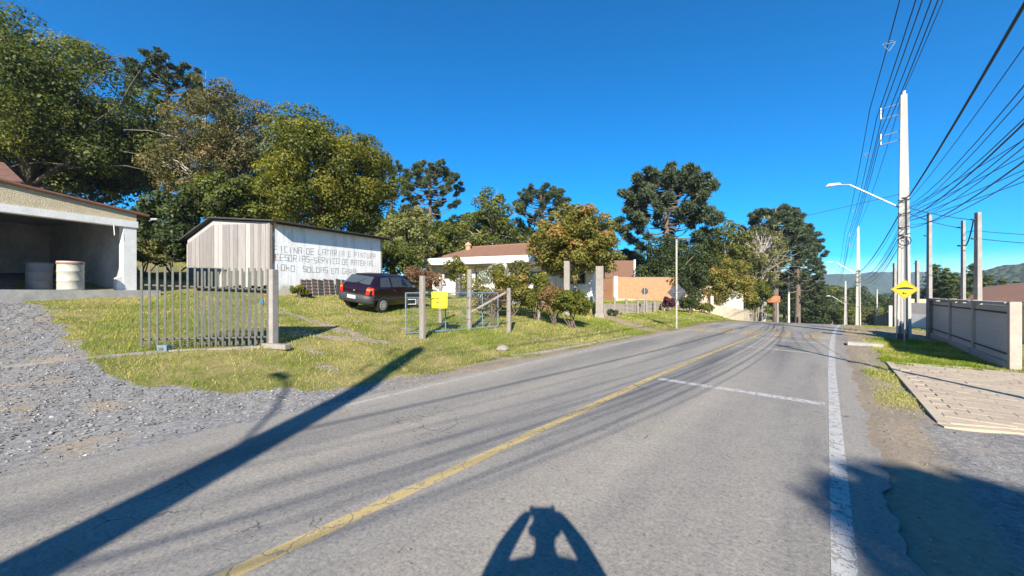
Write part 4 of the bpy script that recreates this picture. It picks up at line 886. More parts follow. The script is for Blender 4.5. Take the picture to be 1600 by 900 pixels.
MB().box(base(1113, 34.3)+Vector((-.1, 0, .7)), (.3, .3, 1.9)).build('pillar', M['concrete'], cw)
# low retaining wall in front of the terrace
rw = thing('retaining_wall', 'low weathered concrete retaining wall holding the terrace lawn', 'wall', (0, 0, 0))
for i in range(8):
    t0, t1 = 19.95+i*1.7, 19.95+(i+1)*1.7-.02; s0, s1 = -10.0-.08*(t0-20), -10.0-.08*(t1-20); a, b = xy(s0, t0), xy(s1, t1); zt = 1.06-.03*i
    wallbox(MB(), a, b, min(g(*xy(s0+.3, t0)), g(*xy(s1+.3, t1)))-.3, zt+random.uniform(-.02, .02), .16, 1).build('panel', plain('stained_concrete', (.40, .34, .27), (.22, .17, .135), 3, .9, .4, stretch=(1, 1, .35)) if i == 0 else rw.children[0].data.materials[0], rw)
# terrace post-and-wire fence
tf = thing('terrace_fence', 'row of short wooden posts with wire along the terrace lawn', 'fence', (0, 0, 0)); tops_ = []
for px, Yp in ((960, 23.5), (979, 25.2), (997, 26.8), (1010, 28.4), (1023, 29.8), (1038, 31.2), (1047, 32.6)):
    x = (px-800)/F*Yp; z = g(x, Yp); h = 1.05+random.uniform(-.12, .12)
    MB().tube([(x, Yp, z-.3), (x+random.uniform(-.03, .03), Yp, z+h)], [.085, .075], 8).build('post', M['wood'], tf); tops_.append(Vector((x, Yp, z+h)))
for dz in (.12, .45, .75): MB().tube([p-Vector((0, .09, dz)) for p in tops_], .006, 4).build('wire', M['metalgrey'], tf)

# ------------------------------------------------------------------ gates and fences on the left
# sliding bar gate, two leaves one behind the other
gpost = G(427, 541); gl_ = G(221, 548)
def bar_gate(name, label, a, b, n, h0, h1, off, rails, rail_u):
    t = thing(name, label, 'gate', (0, 0, 0)); d = (b-a); nn = Vector((-d.y, d.x, 0)).normalized()
    for i in range(n):
        u = i/(n-1); p = a.lerp(b, u)+nn*off; z = p.z+.05; h = h0+(h1-h0)*u+random.uniform(-.015, .015)
        MB().box((p.x, p.y, z+h/2), (.034, .03, h), Matrix.Rotation(math.atan2(d.y, d.x), 3, 'Z')).build('bar', M['metalgrey'], t)
    for zz, r in rails:
        p, q = a.lerp(b, rail_u[0])+nn*(off+.03), a.lerp(b, rail_u[1])+nn*(off+.03)
        MB().tube([p+Vector((0, 0, zz)), q+Vector((0, 0, zz))], r, 8).build('rail', M['metalgrey'], t)
    return t
ga1 = bar_gate('bar_gate', 'front leaf of grey sliding bar gate before the garage lawn', gl_, gpost-Vector((.1, .06, 0)), 19, 1.66, 1.78, 0, ((.22, .022), (1.33, .022)), (.0, 1))
ga2 = bar_gate('bar_gate', 'rear leaf of grey bar gate standing behind the front leaf', gl_.lerp(gpost, .385), gpost+Vector((.02, .015, 0)), 13, 1.62, 1.74, .12, ((.22, .03), (1.28, .032)), (0, 1))
pl = thing('padlock', 'small blue padlock hanging on the gate by the post', 'padlock', gpost+Vector((-.2, -.1, 1.05)))
MB().box((0, 0, 0), (.07, .04, .09)).build('body', plain('padlock_blue', (.05, .25, .7), None, 20, .4), pl, bevel=.008); MB().tube([(-.025, 0, .04), (-.025, 0, .09), (0, 0, .115), (.025, 0, .09), (.025, 0, .04)], .007, 6).build('shackle', M['galv'], pl)
cp = thing('gate_post', 'square concrete gate post at the right end of the bar gate', 'post', gpost, math.atan2(-SN, CS)+.35)
MB().box((0, 0, .88), (.155, .155, 1.86)).build('shaft', M['oldcon'], cp, bevel=.012); MB().box((.25, -.12, .03), (.75, .15, .11)).build('footing', M['pillar'], cp, bevel=.01)
tr_ = MB(); pts = [G(-60, 585), G(0, 575), G(90, 566), G(180, 556), G(260, 549), G(340, 546), G(427, 541)]
for a, b in zip(pts[:-1], pts[1:]):
    d = (b-a).normalized(); n = Vector((-d.y, d.x, 0))*.055
    tr_.prism([a-n-Vector((0, 0, .08)), b-n-Vector((0, 0, .08)), b+n-Vector((0, 0, .08)), a+n-Vector((0, 0, .08))], (0, 0, .11))
tag(tr_.build('gate_track', M['oldcon']), 'narrow concrete gate track crossing the gravel towards the bar gate', 'kerb')
rl = thing('gate_roller', 'small blue grey roller block at the foot of the bar gate', 'roller', G(256, 549)); MB().box((0, 0, .07), (.2, .1, .12)).build('housing', M['blue'], rl, bevel=.01); MB().tube([(0, -.07, .05), (0, .07, .05)], .04, 10).build('wheel', M['metalgrey'], rl)
# wooden post fence with blue gate
wf = thing('wire_fence', 'old fence of grey wooden posts and wire beside the verge', 'fence', (0, 0, 0)); tp = []
for px, pb, ptop, w, lean in ((660, 530, 431, .16, .0), (733, 516, 421, .15, .02), (795, 520, 450, .14, .0), (842, 501, 445, .12, .0)):
    p = G(px, pb); h = (pb-ptop)/F*p.y; MB().tube([p-Vector((0, 0, .3)), p+Vector((lean*.3, 0, h*.5)), p+Vector((lean, 0, h))], [w*.62, w*.58, w*.54], 7).build('post', M['wood'], wf, smooth=False); tp.append((p, h))
for fz_ in (.25, .5, .72, .92):
    MB().tube([p+Vector((0, -.09, min(h, 1.6)*fz_)) for p, h in tp]+[G(884, 492)+Vector((0, 0, 1.3*fz_))], .007, 4).build('wire', M['metalgrey'], wf)
MB().tube([tp[1][0]+Vector((.05, 0, .62)), tp[2][0]+Vector((-.1, .0, 1.45))], .045, 7).build('brace', M['wood'], wf)
bp = thing('yard_post', 'thin grey wooden post behind the yellow banner', 'post', base(688, 13.8)); MB().tube([(0, 0, -.2), (0, 0, .7), (.02, 0, 1.45)], [.075, .07, .065], 7).build('shaft', M['wood'], bp); MB().tube([(0, 0, 1.45), (.02, 0, 1.5)], [.065, .03], 7).build('cap', M['wood'], bp)
bg_ = thing('blue_gate', 'faded blue tube and mesh gate standing behind the wooden posts', 'gate', (0, 0, 0))
a, b = G(634, 524)+Vector((0, .0, 0)), G(778, 513); a.z += .06; b.z += .06; hL, hR = (524-461)/F*a.y, (513-460)/F*b.y
def bpnt(u, v): p = a.lerp(b, u); return p+Vector((0, 0, (hL+(hR-hL)*u)*v))
for v in (0, 1): MB().tube([bpnt(0, v), bpnt(1, v)], .022, 8).build('rail', M['blue'], bg_)
for u in (0, .38, .62, .8, 1): MB().tube([bpnt(u, 0), bpnt(u, 1)], .02, 8).build('upright', M['blue'], bg_)
MB().tube([bpnt(0, .88), bpnt(.24, .88)], .014, 6).build('rail', M['blue'], bg_); MB().tube([bpnt(.02, .72), bpnt(.09, .72), bpnt(.09, .84), bpnt(.02, .84)], .012, 6).build('latch', M['white'], bg_)
mm = MB()
for i in range(38): mm.tube([bpnt((i+.5)/38, 0), bpnt((i+.5)/38, 1)], .0025, 3, False)
for i in range(16): mm.tube([bpnt(0, (i+.5)/16), bpnt(1, (i+.5)/16)], .0025, 3, False)
mm.build('wire_mesh', M['blue'], bg_)
yb = thing('yellow_banner', 'bright yellow square banner with dark scribbled writing on the fence', 'banner', at(686, 469, 11.6))
s_ = 26/F*11.6; vs, fs = [], []
for j in range(7):
    for i in range(7): vs.append((-s_/2+s_*i/6, .012*math.sin(i*1.1+j*.5), -s_/2+s_*j/6))
fs = [(j*7+i, j*7+i+1, (j+1)*7+i+1, (j+1)*7+i) for j in range(6) for i in range(6)]
o = MB().add(vs, fs).build('cloth', M['lemon'], yb, True); o.modifiers.new('t', 'SOLIDIFY').thickness = .006
inky = plain('banner_ink', (.10, .08, .02), None, 20, .9, 0); mb = MB()
for z, x0, x1, n in ((.06, -.2, .02, 11), (-.07, -.17, .12, 14)):
    p = [(x0*s_/.5+(x1-x0)*s_/.5*k/(n-1), -.03, z*s_/.5+.018*(1 if k % 2 else -1)*random.uniform(.3, 1)) for k in range(n)]; mb.tube(p, .010, 4)
mb.tube([(.08*s_/.5, -.03, .06*s_/.5), (.2*s_/.5, -.03, .19*s_/.5)], .007, 4); mb.build('writing', inky, yb)
# tall concrete gate pillars
for px, pb, pt_, w, lab in ((886, 492, 408, .32, 'left of two tall grey concrete gate pillars by the shrubs'), (937, 496, 416, .42, 'right of two tall grey concrete gate pillars beside the retaining wall')):
    p = G(px, pb); h = (pb-pt_)/F*p.y; pmat = M['pillar']; t = thing('gate_pillar', lab, 'pillar', p, -.3, 'tall gate pillars'); MB().box((0, 0, h/2-.2), (w, w*.9, h+.4)).build('shaft', pmat, t, bevel=.03); MB().box((0, 0, .06), (w+.1, w+.05, .3)).build('footing', pmat, t, bevel=.02)
# low stone kerb remains along the left verge
for i, (p0, p1) in enumerate((((800, 556), (860, 548)), ((866, 547), (930, 535)), ((936, 534), (985, 525)))):
    a, b = G(*p0), G(*p1); d = (b-a).normalized(); n = Vector((-d.y, d.x, 0))*.07; o = MB().prism([a-n-Vector((0, 0, .1)), b-n-Vector((0, 0, .1)), b+n-Vector((0, 0, .1)), a+n-Vector((0, 0, .1))], (0, 0, .13)).build('kerb_stone', M['pillar'], bevel=.02)
    tag(o, ('nearest', 'middle', 'farthest')[i]+' broken concrete kerb length along the left grass verge', 'kerb', 'broken kerb on the left verge')
tag(MB().lathe([(.16, 0), (.2, .05), (.13, .14), (.03, .17)], 7, G(785, 548)).build('stone', M['pillar']), 'single grey rock lying at the edge of the left verge', 'rock')

# signs and posts on the left far side
def back_sign(label, px, pb, ptop, sy, size, shape, Y=None):
    p = G(px, pb) if Y is None else base(px, Y); h = at(0, ptop, p.y).z-p.z; t = thing('road_sign', label, 'sign', p, -TH)
    MB().tube([(0, 0, -.3), (0, 0, h)], .045 if h > 3 else .028, 8).build('pole', M['concrete'] if h > 3 else M['galv'], t)
    z = at(0, sy, p.y).z-p.z; n = 4 if shape == 'd' else 20
    pl_ = [(size*math.sin(2*math.pi*k/n), .05, z+size*math.cos(2*math.pi*k/n)) for k in range(n)]
    MB().prism(pl_, (0, .012, 0)).build('plate', plain('sign_back', (.09, .09, .10), (.06, .06, .065), 6, .6), t)
    MB().box((0, .03, z), (.3, .03, .03)).build('bracket', M['galv'], t)
    return t, p, h
sgn, p57, h57 = back_sign('tall slim pole with the dark back of a diamond sign on the left verge', 1057, 513, 374, 457, .46, 'd')
back_sign('dark back of a round sign on a thin post before the brick wall', 1007, 488, 449, 455, .24, 'o', 26.0)
back_sign('thin grey marker post with small plate on the verge before the bend', 1191, 505, 472, 474, .12, 'o', 40)
rg = thing('rusty_gate', 'rusty sign board on wooden posts by the farm gate under the pines', 'gate', base(1200, 47))
for x in (-1.2, 1.2): MB().tube([(x, 0, -.3), (x, 0, 3.6)], .11, 8).build('post', M['wood'], rg)
MB().box((0, -.1, 3.3), (2.9, .06, .8)).build('board', plain('rust_board', (.42, .17, .07), (.25, .1, .05), 3, .9), rg)
for i in range(8): MB().box((-5.5+i*.55, 0, .9), (.45, .05, 1.4)).build('picket', M['wood'], rg)

# ------------------------------------------------------------------ parked hatchback
car = thing('parked_car', 'dark maroon hatchback parked on the grass beside the white shed wall', 'car')
cr_ = G(595, 489); cf_ = G(648, 482); hdg = (cf_-cr_); hdg.z = 0; hdg.normalize(); lft = Vector((-hdg.y, hdg.x, 0))
o_ = cr_-hdg*.68+lft*.74; cz_ = lambda v: g(v.x, v.y)
pr_, pfn, plft = o_+hdg*.68, o_+hdg*3.04, None
fx = (Vector((pfn.x, pfn.y, cz_(pfn)))-Vector((pr_.x, pr_.y, cz_(pr_)))).normalized()
ml, mr = o_+hdg*1.8+lft*.75, o_+hdg*1.8-lft*.75; fy = (Vector((ml.x, ml.y, cz_(ml)))-Vector((mr.x, mr.y, cz_(mr)))).normalized(); fz2 = fx.cross(fy).normalized(); fy = fz2.cross(fx)
R3 = Matrix((fx, fy, fz2)).transposed(); car.matrix_world = Matrix.Translation((o_.x, o_.y, cz_(o_+hdg*.68)-.0)) @ R3.to_4x4(); car.location = car.matrix_world.translation
bodym, t_, b_ = newmat('maroon_car_paint'); b_.inputs['Base Color'].default_value = (.015, .0035, .0065, 1); b_.inputs['Roughness'].default_value = .28; b_.inputs['Coat Weight'].default_value = .7; b_.inputs['Coat Roughness'].default_value = .05; b_.inputs['Metallic'].default_value = .2
bump_ = plain('bumper_plastic', (.045, .045, .05), (.03, .03, .034), 12, .55)
glm, t_, b_ = newmat('car_glass'); b_.inputs['Base Color'].default_value = (.10, .13, .16, 1); b_.inputs['Roughness'].default_value = .05; b_.inputs['Transmission Weight'].default_value = .55; b_.inputs['IOR'].default_value = 1.2; b_.inputs['Specular IOR Level'].default_value = .8
# stations: x, bottom, belt z, top z, half widths sill / max / belt / top
STN = [(.00, .48, .74, .80, .60, .70, .68, .58), (.04, .36, .90, .97, .68, .76, .74, .66), (.16, .30, .95, 1.08, .72, .79, .76, .66), (.40, .24, .96, 1.33, .74, .805, .77, .58), (.56, .22, .955, 1.405, .745, .81, .775, .56), (1.2, .20, .945, 1.44, .75, .815, .78, .57), (1.9, .20, .93, 1.43, .75, .815, .78, .56), (2.25, .20, .92, 1.36, .75, .815, .775, .55), (2.65, .20, .915, 1.12, .75, .81, .76, .60), (2.9, .21, .905, .965, .745, .805, .745, .64), (3.3, .24, .82, .86, .72, .78, .70, .58), (3.6, .30, .70, .745, .66, .72, .65, .52), (3.73, .42, .58, .62, .54, .60, .56, .45)]
def ring(s):
    x, zb, zbl, zt, ws, wm, wb, wt = s
    return [(0, zb), (ws*.9, zb), (ws, zb+.08), (wm, zb+(zbl-zb)*.55), (wb+.01, zbl-.04), (wb, zbl), (wt+.02, zt-.05), (wt*.82, zt-.006), (0, zt+.012)]
vs, fs = [], []; nR = 9
for s in STN:
    rg_ = ring(s); vs += [(s[0], y, z) for y, z in rg_]+[(s[0], -y, z) for y, z in rg_[1:-1]]
nR2 = 16; order = list(range(9))+list(range(15, 8, -1))
for i in range(len(STN)-1):
    for k in range(nR2):
        a, b = order[k], order[(k+1) % nR2]; fs.append((i*nR2+a, i*nR2+b, (i+1)*nR2+b, (i+1)*nR2+a))
fs += [tuple(order[k] for k in range(nR2)), tuple((len(STN)-1)*nR2+order[k] for k in range(nR2))]
body = MB().add(vs, fs).build('body', bodym, car, True)
def sidepatch(name, poly, sgn_, mat, off=.008, parent=car):
    """patch on the greenhouse side; poly in (x, v) with v 0 belt .. 1 roof edge"""
    def P3(x, v):
        for s0, s1 in zip(STN[:-1], STN[1:]):
            if s0[0] <= x <= s1[0]:
                w = (x-s0[0])/(s1[0]-s0[0]); L_ = [p+(q-p)*w for p, q in zip(s0, s1)]; break
        r = ring(L_); (y0, z0), (y1, z1) = r[5], r[6]
        return (x, sgn_*(y0+(y1-y0)*v+off), z0+(z1-z0)*v+off*.3)
    pts = [P3(*p) for p in poly]; m = MB(); n = len(pts)//2
    m.add(pts, [(i, i+1, len(pts)-2-i, len(pts)-1-i) for i in range(n-1)]); return m.build(name, mat, parent, True)
for s in (1, -1):
    sidepatch('window', [(.52, .10), (.8, .08), (1.12, .08), (1.12, .92), (.85, .92), (.66, .90)], s, glm)
    sidepatch('window', [(1.22, .08), (1.7, .08), (2.62, .10), (2.22, .86), (1.75, .92), (1.22, .92)], s, glm)
    MB().box((2.5, s*.87, .98), (.12, .16, .11)).build('mirror', bump_, car, bevel=.03)
    MB().prism([(.15, s*.81, .50), (3.6, s*.78, .50), (3.6, s*.78, .56), (.15, s*.81, .56)], (0, s*.012, 0)).build('side_strip', bump_, car)
    MB().box((1.34, s*.80, .84), (.16, .03, .035)).build('door_handle', bump_, car)
    tlm, tt_, tb_ = newmat('tail_lamp'); tb_.inputs['Base Color'].default_value = (.62, .02, .015, 1); tb_.inputs['Roughness'].default_value = .15
    tl = MB().add([(-.012, s*.56, .70), (-.006, s*.70, .70), (.15, s*.808, .70), (.16, s*.79, .96), (.03, s*.70, .98), (.012, s*.60, .96)], [(0, 1, 4, 5), (1, 2, 3, 4)]).build('tail_lamp', tlm, car); tl.modifiers.new('t', 'SOLIDIFY').thickness = .03
    am = plain('indicator_amber', (.75, .25, .03), None, 20, .2, 0); MB().add([(-.016, s*.585, .86), (-.008, s*.70, .86), (.10, s*.775, .87), (.11, s*.77, .925), (.01, s*.70, .925), (-.002, s*.60, .925)], [(0, 1, 4, 5), (1, 2, 3, 4)]).build('indicator', am, tl)
    for x in (.68, 3.04):
        w = MB().tube([(x, s*.60, .285), (x, s*.835, .285)], .285, 22).build('wheel', M['black'], car)
        cap = MB(); cap.tube([(x, s*.83, .285), (x, s*.846, .285)], .19, 18); cap.build('rim', plain('hub_cap', (.62, .62, .60), (.5, .5, .48), 8, .4, 0, metal=.5), w)
        hc = MB()
        for k in range(8): hc.box((x+.135*math.cos(k*.785), s*.848, .285+.135*math.sin(k*.785)), (.045, .006, .045))
        hc.build('vent', M['black'], w)
        ar = MB()
        for k in range(13):
            an = math.pi*(k/12)*1.08-.13; nx, nz = math.cos(an), math.sin(an)
        arc = [(x+.33*math.cos(math.pi*k/14), s*.80, .285+.33*math.sin(math.pi*k/14)) for k in range(15)]
        ar.add([(x, s*.80, .2)]+[(x+.345*math.cos(-.25+3.64*k/14), s*.822, .285+.345*math.sin(-.25+3.64*k/14)) for k in range(15)], [(0, k, k+1) for k in range(1, 15)]); ar.build('arch_shade', bump_, car)  # flat dark disc paints the shaded hollow around the wheel
MB().add([(.165, -.60, 1.055), (.165, .60, 1.055), (.40, .555, 1.345), (.40, -.555, 1.345)], [(0, 1, 2, 3)]).build('rear_window', glm, car).location = (-.022, 0, .012)
wp = MB().tube([(.14, .05, 1.08), (.30, -.25, 1.27)], .012, 6).build('wiper', M['black'], car); MB().tube([(.13, .05, 1.06), (.15, .05, 1.11)], .025, 8).build('wiper_base', M['black'], wp)
MB().add([(2.28, -.54, 1.375), (2.28, .54, 1.375), (2.88, .66, .99), (2.88, -.66, .99)], [(0, 1, 2, 3)]).build('windscreen', glm, car).location = (.02, 0, .02)
bpts = [(-.06, .40), (-.10, .50), (-.09, .62), (-.04, .68), (.10, .68), (.10, .34), (-.02, .34)]
bb = MB()
n = len(bpts); stn = [(-.80, .22), (-.74, .08), (-.5, .0), (0, -.02), (.5, .0), (.74, .08), (.80, .22)]
vv = [(x+dx, y, z) for y, dx in stn for x, z in bpts]; ff = [(i*n+k, i*n+(k+1) % n, (i+1)*n+(k+1) % n, (i+1)*n+k) for i in range(len(stn)-1) for k in range(n)]
bb.add(vv, ff+[tuple(range(n)), tuple(range((len(stn)-1)*n, len(stn)*n))]).build('rear_bumper', bump_, car, True)
MB().box((3.70, 0, .42), (.16, 1.36, .26)).build('front_bumper', bump_, car, bevel=.06)
plt_ = MB().box((-.125, 0, .565), (.012, .40, .125)).build('number_plate', plain('plate_grey', (.62, .63, .63), None, 20, .5, 0), car)
mb = MB()
for k in range(7): mb.box((-.133, -.155+k*.05+(.012 if k > 2 else 0), .555), (.004, .028, .055))
mb.build('plate_print', plain('plate_ink', (.25, .25, .27), None, 20, .7, 0), plt_)
MB().tube([(-.005, 0, .80), (-.02, 0, .80)], .035, 12).build('badge', M['galv'], car)
for y in (.32, -.32):
    MB().box((1.25, y, 1.0), (.14, .46, .62), Matrix.Rotation(-.2, 3, 'Y')).build('seat', M['black'], car, bevel=.05)

# ------------------------------------------------------------------ poles, lamps and cables
def power_pole(label, s, t, H, lamp=True, brackets=True, group='power poles along the right kerb', xyp=None, conduits=False, fat=1.0, lf=.54):
    x, y = xy(s, t) if xyp is None else xyp; z = g(x, y); o = thing('power_pole', label, 'pole', (x, y, z), -TH, group)
    mb = MB(); a0, a1, b0, b1 = .19*fat, .085*fat, .15*fat, .075*fat                    # concrete double-T section, recessed webs on the two broad sides
    def sec(w, d, zz): k = .32; return [(-w, -d, zz), (-w*.55, -d, zz), (-w*.55, -d*k, zz), (w*.55, -d*k, zz), (w*.55, -d, zz), (w, -d, zz), (w, d, zz), (w*.55, d, zz), (w*.55, d*k, zz), (-w*.55, d*k, zz), (-w*.55, d, zz), (-w, d, zz)]
    zs = [-.4, 0, H*.58]; vs = []
    for zz in zs: u = max(0, zz)/H; vs += sec(a0+(a1-a0)*u, b0+(b1-b0)*u, zz)
    fs = [(i*12+k, i*12+(k+1) % 12, (i+1)*12+(k+1) % 12, (i+1)*12+k) for i in range(2) for k in range(12)]
    mb.add(vs, fs)
    u = .58; w0, d0 = a0+(a1-a0)*u, b0+(b1-b0)*u; zt = H*.58-.01
    mb.add([(-w0, -d0, zt), (w0, -d0, zt), (w0, d0, zt), (-w0, d0, zt), (-a1, -b1, H), (a1, -b1, H), (a1, b1, H), (-a1, b1, H)], [(3, 2, 1, 0), (4, 5, 6, 7), (0, 1, 5, 4), (1, 2, 6, 5), (2, 3, 7, 6), (3, 0, 4, 7)])
    for f_ in (.22, .42): zz = H*f_; u = f_; mb.box((0, 0, zz), ((a0+(a1-a0)*u)*1.9, (b0+(b1-b0)*u)*1.9, .06))
    mb.build('shaft', M['polecon'], o)
    if lamp:
        la = MB().tube([(-.1, 0, H*lf), (-1.5, 0, H*lf+1.12), (-1.8, 0, H*lf+1.17)], .03, 8).build('lamp_arm', M['galv'], o)
        MB().add([(-1.75, -.06, 0), (-2.25, -.11, .0), (-2.25, .11, .0), (-1.75, .06, 0), (-1.8, -.04, .09), (-2.15, -.08, .10), (-2.15, .08, .10), (-1.8, .04, .09)], [(3, 2, 1, 0), (4, 5, 6, 7), (0, 1, 5, 4), (1, 2, 6, 5), (2, 3, 7, 6), (3, 0, 4, 7)]).build('lamp_head', M['lamp'], la).location = (0, 0, H*lf+1.17)
    if brackets:
        for zz in (H-.28, H-.68, H-1.32, H-1.65):
            MB().tube([(-.08, 0, zz), (-.62, 0, zz-.06)], .015, 6).build('bracket_arm', M['galv'], o)
        for zz in (H-.5, H-1.5):
            MB().tube([(-.62, 0, zz-.22), (-.62, 0, zz+.2)], .03, 8).build('insulator', M['galv'], o)
        MB().tube([(0, 0, H), (0, 0, H+.15)], .05, 8).build('top_insulator', M['lamp'], o)
        for zz in (.57, .515, .46, .43): MB().tube([(-.16, -.1, H*zz), (-.1, -.17, H*zz-.05), (.16, -.1, H*zz)], .02, 6).build('cable_clamp', M['black'], o)
    if conduits:
        for k in range(3):
            mb = MB().tube([(-.16+k*.10, -.19, -.2), (-.16+k*.10, -.19, .75-.06*k)], .03, 8); q = mb.build('conduit', M['galv'], o); MB().tube([(-.16+k*.10, -.19, -.2), (-.16+k*.10, -.19, .22)], .034, 8).build('rusty_sleeve', M['rusty'], q)
        MB().tube([(.0, -.18, .3), (.0, -.16, H*.45)], .018, 6).build('conduit', M['galv'], o)
        lp = [(.0+.17*math.cos(k*.7), -.2, H*.40+.17*math.sin(k*.7)) for k in range(20)]; MB().tube(lp, .015, 6).build('cable_coil', M['black'], o)
    return Vector((x, y, z)), H
P1, H1 = power_pole('nearest tall concrete pole with lamp arm beside the speed hump sign', 2.2, 20.1, 9.15, conduits=True)
P2, H2 = power_pole('second tall concrete pole past the crest on the right', 2.2, 46.5, 9.2)
P0, H0 = power_pole('concrete lamp pole behind the camera whose shadow crosses the road', 0, 0, 9.9, xyp=(-3.80, -6.6), fat=1.5, lf=.62)
P3, H3 = power_pole('third concrete pole farther down the hill with lamp arm', 2.2, 76.5, 7.6, brackets=False)
P4, H4 = power_pole('small distant pole with lamp left of the third pole', 1.0, 120, 6.6, brackets=False)
def plain_pole(name, label, px, Yp, ytop, w, mat='oldcon', group=None, dz=0):
    b = base(px, Yp); h = at(0, ytop, Yp).z-b.z; o = thing(name, label, 'post', b, -.15, group)
    mb = MB(); mb.add([(-w, -w, -.3), (w, -w, -.3), (w, w, -.3), (-w, w, -.3), (-w*.75, -w*.75, h), (w*.75, -w*.75, h), (w*.75, w*.75, h), (-w*.75, w*.75, h)], [(3, 2, 1, 0), (4, 5, 6, 7), (0, 1, 5, 4), (1, 2, 6, 5), (2, 3, 7, 6), (3, 0, 4, 7)]); mb.build('shaft', M[mat], o)
    for zz in (h-.25, h-.9): MB().tube([(-w, 0, zz), (-w-.12, 0, zz+.02)], .025, 6).build('insulator', M['dark'], o)
    return b, h
YP = 'concrete yard posts behind the slatted fence'
Ya, ha = plain_pole('yard_pole', 'left grey concrete yard post at the end of the slatted fence', 1452, 14.6, 333, .065, group=YP)
Yb, hb_ = plain_pole('yard_pole', 'thin middle concrete yard post behind the slatted fence', 1505, 13.2, 345, .05, group=YP)
Yc, hc_ = plain_pole('yard_pole', 'thick right concrete yard post behind the slatted fence', 1528, 12.6, 332, .075, group=YP)
plain_pole('yard_pole', 'slim grey pole just left of the nearest concrete pole', 1398, 32, 411, .11); plain_pole('yard_pole', 'slim grey pole just right of the speed hump sign', 1433, 27, 407, .10)
plain_pole('yard_pole', 'distant thin pole in front of the far wood', 1370, 60, 452, .10, 'polecon'); LP_, lh_ = plain_pole('left_pole', 'pale concrete pole beneath the dark pines on the left', 1232, 66, 427, .17, 'polecon')
Yd_ = ground(8.0, 1.7); oy = thing('yard_pole', 'slim pole in the right yard whose shadow crosses the drive', 'post', Yd_); MB().tube([(0, 0, -.3), (0, 0, 6.4)], [.08, .055], 8).build('shaft', M['polecon'], oy); MB().box((0, 0, 6.2), (.5, .06, .06)).build('crossarm', M['galv'], oy)
def cable(name, label, pts, r, sag, group):
    mb = MB(); path = []
    for a, b in zip(pts[:-1], pts[1:]):
        a, b = Vector(a), Vector(b); n = 14; L = (b-a).length
        for k in range(n): u = k/n; path.append(a.lerp(b, u)-Vector((0, 0, sag*L/25*4*u*(1-u))))
    path.append(Vector(pts[-1])); mb.tube(path, r, 5, False); return tag(mb.build(name, M['cable'], None, True), label, 'cable', group)
rd = Vector((CS, -SN, 0))                                    # across the road, to the right
def hv(off, dz): return [P0+rd*(off+1.0)+Vector((0, 0, H0+dz)), P1+rd*off+Vector((0, 0, H1+dz)), P2+rd*off+Vector((0, 0, H2+dz)), P3+rd*off+Vector((0, 0, H3+1.5+dz))]
HVG = 'overhead power cables on the road side of the poles'
for lab, off, dz, r in (('outermost upper power cable over the road side of the poles', -.92, -.25, .013), ('middle upper power cable over the road side of the poles', -.72, -.62, .013), ('inner upper power cable over the road side of the poles', -.52, -.30, .013), ('topmost bare cable carried on the pole tops', 0, .14, .010), ('lower bracket power cable of the road side bundle', -.66, -1.35, .011), ('lowest bracket power cable of the road side bundle', -.66, -1.7, .011)):
    cable('power_cable', lab, hv(off, dz), r, .45, HVG)
def spacer(k, seg, lab):
    A, B = (P0+Vector((0, 0, H0)), P1+Vector((0, 0, H1))) if seg == 0 else (P1+Vector((0, 0, H1)), P2+Vector((0, 0, H2)))
    c = A.lerp(B, k)+rd*-.72-Vector((0, 0, .42+.45*(B-A).length/25*4*k*(1-k))); t = thing('cable_spacer', lab, 'spacer', c, -TH, 'diamond spacers on the power cables')
    t.scale = (.75, .75, .75)
    dm = [(-.17, 0, .13), (0, 0, -.17), (.17, 0, .1), (0, 0, .22), (-.17, 0, .13)]; MB().tube(dm, .011, 6).build('frame', M['galv'], t)
    MB().tube([(-.16, 0, .12), (.16, 0, .1)], .012, 6).build('crossbar', M['galv'], t)
for k, s_, l in ((.80, 0, 'pale cable spacer nearest the camera high above the lamp pole'), (.60, 0, 'pale cable spacer overhead at the top edge of the picture'), (.16, 1, 'first pale cable spacer beyond the nearest pole'), (.36, 1, 'second pale cable spacer beyond the nearest pole'), (.58, 1, 'third pale cable spacer beyond the nearest pole'), (.8, 1, 'fourth pale cable spacer beyond the nearest pole')): spacer(k, s_, l)
TG = 'telephone cables strung below the power lines'
for i, (z0, z1, z2, r, sg_, lab) in enumerate(((6.6, 5.35, 5.2, .022, .35, 'thick black telephone cable sweeping down to the nearest pole'), (6.0, 5.0, 4.9, .008, .9, 'upper thin telephone cable under the thick cable'), (5.5, 4.75, 4.7, .007, .7, 'second thin telephone cable under the thick cable'), (5.2, 4.55, 4.5, .013, .8, 'twisted black telephone bundle at mid height of the pole'), (5.0, 4.45, 4.4, .007, .95, 'thin telephone cable just below the twisted bundle'), (4.7, 4.15, 4.3, .011, .85, 'lowest thin telephone cable along the poles'))):
    cable('telephone_cable', lab, [P0+rd*.12+Vector((0, 0, z0)), P1+rd*.14+Vector((0, 0, z1)), P2+rd*.14+Vector((0, 0, z2)), P3+Vector((0, 0, z2+.2))], r, sg_, TG)
for i, (z0, z1, r, sg_, lab) in enumerate(((6.35, 5.2, .007, .5, 'thin cable running just below the thick black cable'), (5.8, 4.9, .008, 1.05, 'slack telephone cable above the twisted bundle'), (5.35, 4.65, .008, 1.0, 'second slack telephone cable above the twisted bundle'), (4.9, 4.3, .007, 1.1, 'slackest thin cable under the telephone bundle'))):
    cable('telephone_cable', lab, [P0+rd*.35+Vector((0, 0, z0)), P1+rd*.14+Vector((0, 0, z1)), P2+rd*.14+Vector((0, 0, z1-.1))], r, sg_, TG)
YT = Yd_+Vector((0, 0, 6.2)); SGp = 'service drops fanning right from the nearest pole'
